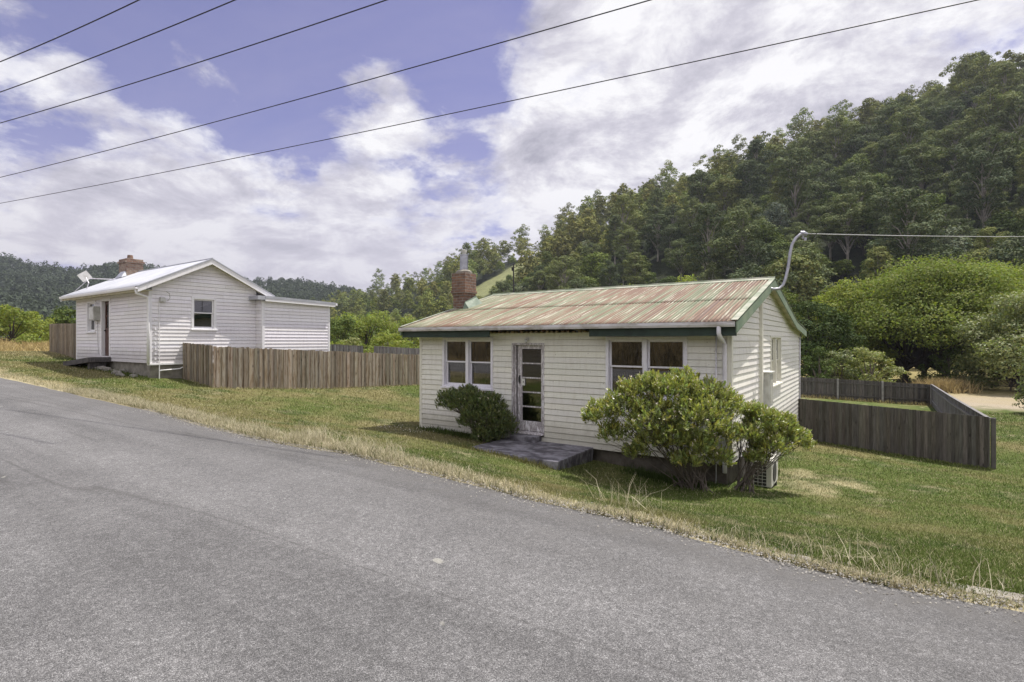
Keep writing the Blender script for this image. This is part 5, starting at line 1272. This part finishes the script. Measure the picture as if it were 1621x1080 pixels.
# concrete kerb pieces at the verge
kx, ky = EDGE[-1]
kx, ky = EDGE[-2]; kb = MB(); z = float(zroad(kx))
kb.hexa([(kx - .14, ky + .05, z - .15), (kx + .20, ky + .07, z - .15), (kx + .24, ky + .20, z - .15), (kx - .16, ky + .18, z - .15), (kx - .14, ky + .05, z + .004), (kx + .20, ky + .07, z + .014), (kx + .24, ky + .20, z + .012), (kx - .16, ky + .18, z + .006)])
tag(kb.build('kerb_slab', 'concrete', None, bevel=.015), 'half buried pale concrete slab at the right hand verge among straw', 'slab')
kx = float(np.interp(0, [0], [0])); kx, ky = EDGE[-4]
bm = MB(); z = float(zroad(kx)); bm.hexa([(kx - .03, ky + .02, z - .1), (kx + .22, ky + .05, z - .1), (kx + .24, ky + .17, z - .1), (kx - .05, ky + .14, z - .1), (kx - .01, ky + .04, z + .012), (kx + .17, ky + .06, z + .01), (kx + .15, ky + .13, z + .012), (kx - .01, ky + .11, z + .008)])
tag(bm.build('kerb_stone', 'rubble', None, bevel=.012), 'small flat pale stone at the edge of the road seal', 'stone')
#PART6
SUN_E = 5.0; SKY_STR = .074; EXPO = .42; HAZE = .00012
SKY_TINT = (1.12, .80, 1.12); BACK_FILL_GAIN = 1.38
CLOUD_BLOBS = [(920, 160, 12, .17), (1000, 350, 17, .14), (1330, 140, 20, .16), (1150, 20, 10, .06), (150, 250, 10, .15), (270, 290, 8, .08), (460, 340, 13, .14), (50, 90, 6, .14), (580, 150, 7, .13), (650, 330, 10, .06),
               (300, 80, 16, -.13), (730, 60, 9, -.14), (20, 200, 7, -.08), (560, 20, 9, -.12), (480, 210, 7, -.08), (30, 20, 8, -.06), (1160, 170, 4, -.10)]
# ------------------------------------------------------------------ grass
rng = np.random.default_rng(77)
def blades(X, Y, hgt, wid, col, lean=.5, curl=.5, Z=None, rng=rng):
    n = len(X); Z = gz(X, Y) if Z is None else Z
    az = rng.uniform(0, 2 * PI, n); ln = np.abs(rng.normal(0, lean, n)); dx, dy = np.cos(az), np.sin(az)
    pa = rng.uniform(0, 2 * PI, n); wx, wy = np.cos(pa) * wid * .5, np.sin(pa) * wid * .5
    b = np.stack([X, Y, Z - .008], 1); w = np.stack([wx, wy, np.zeros(n)], 1)
    c1 = np.cos(ln); s1 = np.sin(ln)
    m = b + np.stack([dx * s1, dy * s1, c1], 1) * (hgt * .55)[:, None]
    l2 = ln + curl * rng.uniform(.3, 1.3, n); l2 = np.minimum(l2, 1.9)
    t = m + np.stack([dx * np.sin(l2), dy * np.sin(l2), np.cos(l2)], 1) * (hgt * .5)[:, None]
    V = np.stack([b - w, b + w, m + w * .7, m - w * .7, t], 1).reshape(-1, 3)
    i = np.arange(n)[:, None] * 5
    F4_ = i + np.array([[0, 1, 2, 3]]); F3_ = i + np.array([[3, 2, 4, 4]])
    tri = np.concatenate([i + np.array([[0, 1, 2]]), i + np.array([[0, 2, 3]]), i + np.array([[3, 2, 4]])])
    return V, tri, np.repeat(col, 5, 0)
def inside_things(X, Y):
    a = (X > HX0 - .02) & (X < HX1 + .02) & (Y > HY0 - .02) & (Y < HY1 + .1)
    c, s = math.cos(-ph), math.sin(-ph); x = c * X - s * Y; y = s * X + c * Y
    b = (x > -27.85) & (x < -20.2) & (y > 7.8) & (y < 14.7)
    sl_ = (X > -7.5) & (X < -5.1) & (Y > 9.15) & (Y < 10.8)
    ac_ = (X > -2.1) & (X < -1.65) & (Y > 11.35) & (Y < 12.3)
    return a | b | sl_ | ac_
# lawn: density falls with distance
def lawn(n, dmin, dmax, h, w):
    px = rng.uniform(-40, 1700, n * 2); d = dmin * (dmax / dmin) ** rng.random(n * 2); x, y = d * (-sn + cs * (px - 810.5) / F), d * (cs + sn * (px - 810.5) / F)
    s = y - yedge(x); ok = (s > .05) & ~inside_things(x, y); x, y, s, d = x[ok][:n], y[ok][:n], s[ok][:n], d[ok][:n]
    col = gcol(x, y) * rng.uniform(.6, 1.6, len(x))[:, None]
    dry = rng.random(len(x)) < .13; col[dry] = G_STRAW * rng.uniform(.7, 1.2, dry.sum())[:, None]
    hh = h * rng.uniform(.5, 1.4, len(x)) * (.7 + .6 * fbm(x * 1.1, y * 1.1, 91)); ww = w * np.clip(d / 9, .8, 4)
    hh = hh * (.75 + .35 * (d / 10))
    return blades(x, y, hh, ww * rng.uniform(.7, 1.3, len(x)), col * 1.25, .75, .6)
V, Fx, T = lawn(520000, 3.1, 34, .042, .0075)
o = np_mesh('lawn_grass', V, Fx, M['blade'], None, T); tag(o, 'short mown lawn grass, green with dry yellow patches, around both houses', 'grass', kind='stuff')
# straw verge along the seal
n = 90000
x = np.where(rng.random(n) < .75, rng.uniform(-17, 2.0, n), rng.uniform(-42, 2.0, n)); wv = np.interp(x, [-40, -14, -7, -3.5, -2, 0, 3], [.65, .55, .52, .20, .10, .10, .15])
cl = fbm(x * 2.2, x * 0 + 3, 19); cl2 = fbm(x * .7, x * 0 + 9, 29)
s = -.05 + np.abs(rng.normal(0, .45, n)) * wv * (.6 + 1.2 * cl2); y = yedge(x) + s
keep = rng.random(n) < (.35 + 1.1 * cl); x, y, s = x[keep], y[keep], s[keep]
keep = rng.random(len(x)) < np.interp(x, [-7, -4, -2, 0], [1, .55, .25, .4]); x, y, s = x[keep], y[keep], s[keep]
hh = rng.uniform(.03, .12, len(x)) * (.5 + 1.2 * fbm(x * 1.5, y * 1.5, 39)) * np.interp(x, [-30, -8, -6, -2, 0], [.9, 1.15, 1.1, .85, .7])
col = np.array([.52, .47, .33]) * rng.uniform(.55, 1.25, (len(x), 1)) * np.array([1, 1, 1]); gr = rng.random(len(x)) < .12; col[gr] = G_GREEN * 1.2
V1 = blades(x, y, hh, rng.uniform(.004, .009, len(x)), col, .75, .9)
# scattered tall tufts
tufts = [(-7.2, .45, .30, 260), (-6.7, .30, .34, 300), (-6.2, .5, .30, 240), (-5.4, .35, .26, 220), (-8.5, .4, .24, 220), (-9.6, .45, .24, 200), (-10.6, .3, .2, 160), (-4.4, .2, .12, 90), (-3.1, .2, .12, 60), (-1.9, .45, .38, 26), (-2.2, .6, .40, 18), (-.75, .18, .14, 60), (-.3, .16, .22, 90), (.0, .2, .30, 50), (.15, .2, .20, 90), (.35, .22, .26, 24), (.8, .2, .12, 60), (-1.2, .12, .12, 60), (-12.2, .4, .2, 150), (-14, .4, .2, 150)]
tx, ty, th_ = [], [], []
for (a, b_, c_, m) in tufts:
    tx.append(a + rng.normal(0, .16, m)); ty.append(float(yedge(a)) + b_ + rng.normal(0, .09, m)); th_.append(c_ * rng.uniform(.4, 1.15, m))
tx, ty, th_ = map(np.concatenate, (tx, ty, th_)); col = np.array([.55, .50, .36]) * rng.uniform(.6, 1.2, (len(tx), 1)); gr = (rng.random(len(tx)) < .3) & (tx > -1.5); col[gr] = G_GREEN * 1.4
V2 = blades(tx, ty, th_, rng.uniform(.003, .007, len(tx)), col, .5, .8)
V, Fx, T = [np.concatenate([V1[0], V2[0]]), np.concatenate([V1[1], V2[1] + len(V1[0])]), np.concatenate([V1[2], V2[2]])]
tag(np_mesh('verge_straw', V, Fx, M['blade'], None, T), 'dry bleached straw and tufts growing along the edge of the road', 'grass', kind='stuff')
# rough growth against walls, fences, under bushes
X_, Y_, H2, C2 = [], [], [], []
def rough(p, q, n, w, h, c, off=0):
    f = rng.random(n); X_.append(p[0] + (q[0] - p[0]) * f + rng.normal(0, w, n)); Y_.append(p[1] + (q[1] - p[1]) * f + rng.normal(0, w, n) + off); H2.append(h * rng.uniform(.3, 1.2, n)); C2.append(np.array(c) * rng.uniform(.6, 1.3, (n, 1)))
rough(B_, C_, 1800, .08, .10, (.40, .36, .20)); rough(A_, B_, 300, .08, .10, (.34, .32, .16)); rough(F0, F1, 2200, .10, .10, (.16, .19, .06), -.08); rough(F3, F4, 900, .3, .3, (.3, .25, .12), -.3)
rough((-2.6, 10.2), (-4.2, 10.5), 1600, .16, .16, (.06, .09, .025)); rough((-7.6, 10.3), (-10, 10.6), 1300, .14, .16, (.08, .11, .03)); rough((-2.1, 10.9), (-2.1, 14), 900, .15, .14, (.10, .13, .04)); rough((-7.6, 9.2), (-5.2, 8.95), 900, .08, .12, (.16, .15, .06))
rough((-4.9, 9.1), (-4.9, 10.6), 500, .15, .14, (.12, .14, .05)); rough(P(130, 21), P(236, 17.8), 700, .15, .13, (.09, .12, .03))
x_, y_ = P(1500, 50); rough((x_ - 1.8, y_ - 1), (x_ + 1.0, y_ + .6), 2600, .6, 1.3, (.40, .31, .16))
rough(P(-60, 44), P(75, 36), 5000, 1.4, .6, (.42, .33, .16)); rough(P(-60, 60), P(90, 48), 5000, 2.2, .7, (.40, .31, .15)); rough(P(560, 50), P(700, 50), 4000, 3, .6, (.38, .32, .15)); rough(P(1270, 52), P(1480, 54), 1200, 1.5, .3, (.26, .23, .11))
x, y = np.concatenate(X_), np.concatenate(Y_); hh, cc_ = np.concatenate(H2), np.concatenate(C2); ok = ~inside_things(x, y) | (hh > .3); x, y, hh, cc_ = x[ok], y[ok], hh[ok], cc_[ok]
dd_ = np.hypot(x, y); V, Fx, T = blades(x, y, hh, np.clip(dd_ * .0011, .006, .06), cc_, .45, .5)
tag(np_mesh('rough_grass', V, Fx, M['blade'], None, T), 'rough uncut grass along fences and walls and in the dry field', 'grass', kind='stuff')
# straw on the bank across the road
n = 26000; x = rng.uniform(-28, 8, n); y = rng.uniform(-11.5, -4.0, n); cl = fbm(x * .8, y * .8, 45); keep = rng.random(n) < cl * 1.6 - .2; x, y = x[keep], y[keep]
V, Fx, T = blades(x, y, rng.uniform(.3, 1.0, len(x)), rng.uniform(.015, .04, len(x)), np.array([.21, .185, .14]) * rng.uniform(.3, 1.2, (len(x), 1)), .4, .6, Z=bankz(x, y))
tag(np_mesh('bank_straw', V, Fx, M['blade'], None, T), 'tall dry straw on the bank mirrored in the cottage windows', 'grass', kind='stuff')
# daisies in the shaded lawn left of the cottage, fallen leaves on the verge
n = 90; x = rng.normal(-10.3, .5, n); y = rng.normal(9.9, .25, n); z = gz(x, y) + .05
Vd = leaf_quads(np.stack([x, y, z], 1), np.tile([0, -.3, 1.0], (n, 1)), .022, .9, .3); tag(np_mesh('daisies', Vd, qf(n), M['petal'], None, np.ones((n * 4, 3))), 'tiny white daisies in the shaded lawn by the cream cottage corner', 'flowers', kind='stuff')
# loose chips of stone spilled along the seal's edge
n = 9000; x = rng.uniform(-12, 1.6, n); s = rng.normal(-.03, .12, n); y = yedge(x) + s; z = np.where(s < 0, zroad(x) + .012, gz(x, y)) + .003
c = np.stack([x, y, z], 1); Vd = []
dirs = np.array([[1, 0, 0], [-.5, .87, 0], [-.5, -.87, 0], [0, 0, .8]]); r_ = (rng.uniform(.004, .011, n))[:, None]; an_ = rng.uniform(0, 6.28, n)
Vv = []
for dvec in dirs:
    dxr = dvec[0] * np.cos(an_) - dvec[1] * np.sin(an_); dyr = dvec[0] * np.sin(an_) + dvec[1] * np.cos(an_)
    Vv.append(c + np.stack([dxr, dyr, np.full(n, dvec[2])], 1) * r_)
Vv = np.stack(Vv, 1).reshape(-1, 3); i = np.arange(n)[:, None] * 4; Fv = np.concatenate([i + np.array([[0, 1, 3]]), i + np.array([[1, 2, 3]]), i + np.array([[2, 0, 3]])])
col = rng.uniform(.12, .40, (n, 1)) * np.array([[1, .95, .88]]); tag(np_mesh('loose_gravel', Vv, Fv, M['blade'], None, np.repeat(col, 4, 0)), 'loose stone chips spilled along the edge of the road', 'gravel', kind='stuff')

# ------------------------------------------------------------------ sky, sun, camera
SUN = Vector((.3, .75, 1.8)).normalized()
el = math.asin(SUN.z); rot = math.atan2(SUN.x, SUN.y)
w = bpy.data.worlds.new('World'); scn.world = w; w.use_nodes = True; nt = w.node_tree
for n_ in list(nt.nodes): nt.nodes.remove(n_)
out = N(nt, 'ShaderNodeOutputWorld'); bg = N(nt, 'ShaderNodeBackground')
sky = N(nt, 'ShaderNodeTexSky', sky_type='NISHITA'); sky.sun_disc = False; sky.sun_elevation = el; sky.sun_rotation = rot; sky.air_density = 1.0; sky.dust_density = .6; sky.ozone_density = 3.5; sky.altitude = 50
tc = N(nt, 'ShaderNodeTexCoord'); sp = N(nt, 'ShaderNodeSeparateXYZ'); L(nt, tc.outputs['Generated'], sp.inputs[0])
zc = math_(nt, 'MAXIMUM', sp.outputs[2], .015)
den = math_(nt, 'ADD', zc, .27)
cb = N(nt, 'ShaderNodeCombineXYZ'); L(nt, math_(nt, 'DIVIDE', sp.outputs[0], den), cb.inputs[0]); L(nt, math_(nt, 'DIVIDE', sp.outputs[1], den), cb.inputs[1])
def cn(scale, det, rough, off, dist=.0, src=None):
    mp = N(nt, 'ShaderNodeMapping'); mp.inputs['Location'].default_value = off; L(nt, src or cb.outputs[0], mp.inputs[0]); return noise(nt, mp.outputs[0], scale, det, rough, dist)
def blob(px, py, rad, amp):
    t = (px - 810.5) / F; u = (540 - py) / F; v = Vector((-sn + cs * t, cs + sn * t, u)).normalized()
    vm = N(nt, 'ShaderNodeVectorMath', operation='DOT_PRODUCT'); L(nt, tc.outputs['Generated'], vm.inputs[0]); vm.inputs[1].default_value = v
    mr = N(nt, 'ShaderNodeMapRange', interpolation_type='SMOOTHSTEP'); L(nt, vm.outputs['Value'], mr.inputs[0]); mr.inputs[1].default_value = math.cos(math.radians(rad)); mr.inputs[2].default_value = 1; mr.inputs[3].default_value = 0; mr.inputs[4].default_value = amp
    return mr.outputs[0]
nb = cn(3.0, 12, .60, (3.1, 1.7, 0), .25); nbig = cn(.45, 3, .5, (7.3, 2.2, 0))
fine_ = cn(7.5, 9, .66, (9.1, 4.2, 0), .5)
s_ = math_(nt, 'ADD', math_(nt, 'ADD', math_(nt, 'MULTIPLY', nb, .78), math_(nt, 'MULTIPLY', nbig, .18)), math_(nt, 'MULTIPLY', fine_, .14))
for bb in CLOUD_BLOBS: s_ = math_(nt, 'ADD', s_, blob(*bb))
# a white deck low over the horizon and an unseen bright cloud bank added behind the camera to fill shaded walls
low_ = N(nt, 'ShaderNodeMapRange', interpolation_type='SMOOTHSTEP'); L(nt, sp.outputs[2], low_.inputs[0]); low_.inputs[1].default_value = .30; low_.inputs[2].default_value = .0; low_.inputs[3].default_value = 0; low_.inputs[4].default_value = .17
s_ = math_(nt, 'ADD', s_, low_.outputs[0])
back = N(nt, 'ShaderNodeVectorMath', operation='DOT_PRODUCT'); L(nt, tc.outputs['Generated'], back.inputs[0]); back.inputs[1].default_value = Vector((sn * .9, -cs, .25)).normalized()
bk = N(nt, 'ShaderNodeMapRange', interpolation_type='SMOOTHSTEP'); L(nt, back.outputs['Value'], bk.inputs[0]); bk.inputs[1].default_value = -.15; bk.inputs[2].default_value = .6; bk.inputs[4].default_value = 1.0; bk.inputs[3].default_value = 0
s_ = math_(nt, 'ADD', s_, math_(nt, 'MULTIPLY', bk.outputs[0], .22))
cover = ramp(nt, s_, [(.515, 0.0), (.55, .26), (.595, .74), (.665, 1.0)])
shade = cn(3.0, 10, .64, (3.32, 1.55, 0), .25)
ccol = ramp(nt, shade, [(.34, (4.1, 4.0, 4.8)), (.46, (6.5, 6.3, 7.1)), (.57, (9.9, 9.8, 10.0))])
lowf = N(nt, 'ShaderNodeMapRange', interpolation_type='SMOOTHSTEP'); L(nt, sp.outputs[2], lowf.inputs[0]); lowf.inputs[1].default_value = .34; lowf.inputs[2].default_value = .04; lowf.inputs[3].default_value = 0; lowf.inputs[4].default_value = .72
ccol = mix(nt, lowf.outputs[0], ccol, (5.9, 5.65, 6.5))
ccol = mix(nt, 1.0, ccol, mix(nt, bk.outputs[0], 1.0, BACK_FILL_GAIN), 'MULTIPLY')
skyc = mix(nt, 1.0, sky.outputs[0], SKY_TINT, 'MULTIPLY')
# thin high veil
veil = cn(.8, 6, .62, (1.2, 8.1, 0), .8)
skyc = mix(nt, ramp(nt, veil, [(.38, .06), (.7, .38)]), skyc, (5.0, 4.7, 6.3))
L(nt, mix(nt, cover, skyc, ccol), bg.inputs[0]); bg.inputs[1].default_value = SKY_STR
L(nt, bg.outputs[0], out.inputs[0])
sd = bpy.data.lights.new('sun', 'SUN'); sd.energy = SUN_E; sd.angle = math.radians(.53); sd.color = (1, .955, .88)
so = bpy.data.objects.new('sun', sd); C.objects.link(so); so.rotation_euler = SUN.to_track_quat('Z', 'Y').to_euler(); so.location = SUN * 60
cd_ = bpy.data.cameras.new('camera'); cam = bpy.data.objects.new('camera', cd_); C.objects.link(cam); scn.camera = cam
cam.location = (0, 0, 0); cam.rotation_euler = (PI / 2, 0, YAW); cd_.sensor_width = 36; cd_.lens = F / 1621 * 36; cd_.clip_start = .05; cd_.clip_end = 6000
# air: the valley's haze
if HAZE:
    hm = bpy.data.materials.new('haze'); hm.use_nodes = True; n2 = hm.node_tree
    for q_ in list(n2.nodes): n2.nodes.remove(q_)
    pv = n2.nodes.new('ShaderNodeVolumePrincipled'); ho = n2.nodes.new('ShaderNodeOutputMaterial'); n2.links.new(pv.outputs[0], ho.inputs['Volume'])
    pv.inputs['Color'].default_value = (.80, .86, 1.0, 1); pv.inputs['Density'].default_value = HAZE; pv.inputs['Anisotropy'].default_value = .2
    hb = MB(); hb.box(-1300, 1100, -500, 1300, -12, 330); M['haze'] = hm; tag(hb.build('haze', 'haze'), 'thin blue haze filling the valley', 'haze', kind='stuff')
vs = scn.view_settings; vs.view_transform = 'Standard'; vs.look = 'None'; vs.gamma = 1; vs.exposure = EXPO
cy = scn.cycles; cy.max_bounces = 8; cy.diffuse_bounces = 3; cy.glossy_bounces = 3; cy.transparent_max_bounces = 12; cy.transmission_bounces = 4; cy.volume_bounces = 0; cy.use_denoising = True; cy.sample_clamp_indirect = 4
try: cy.denoiser = 'OPENIMAGEDENOISE'
except Exception: pass
scn.render.film_transparent = False
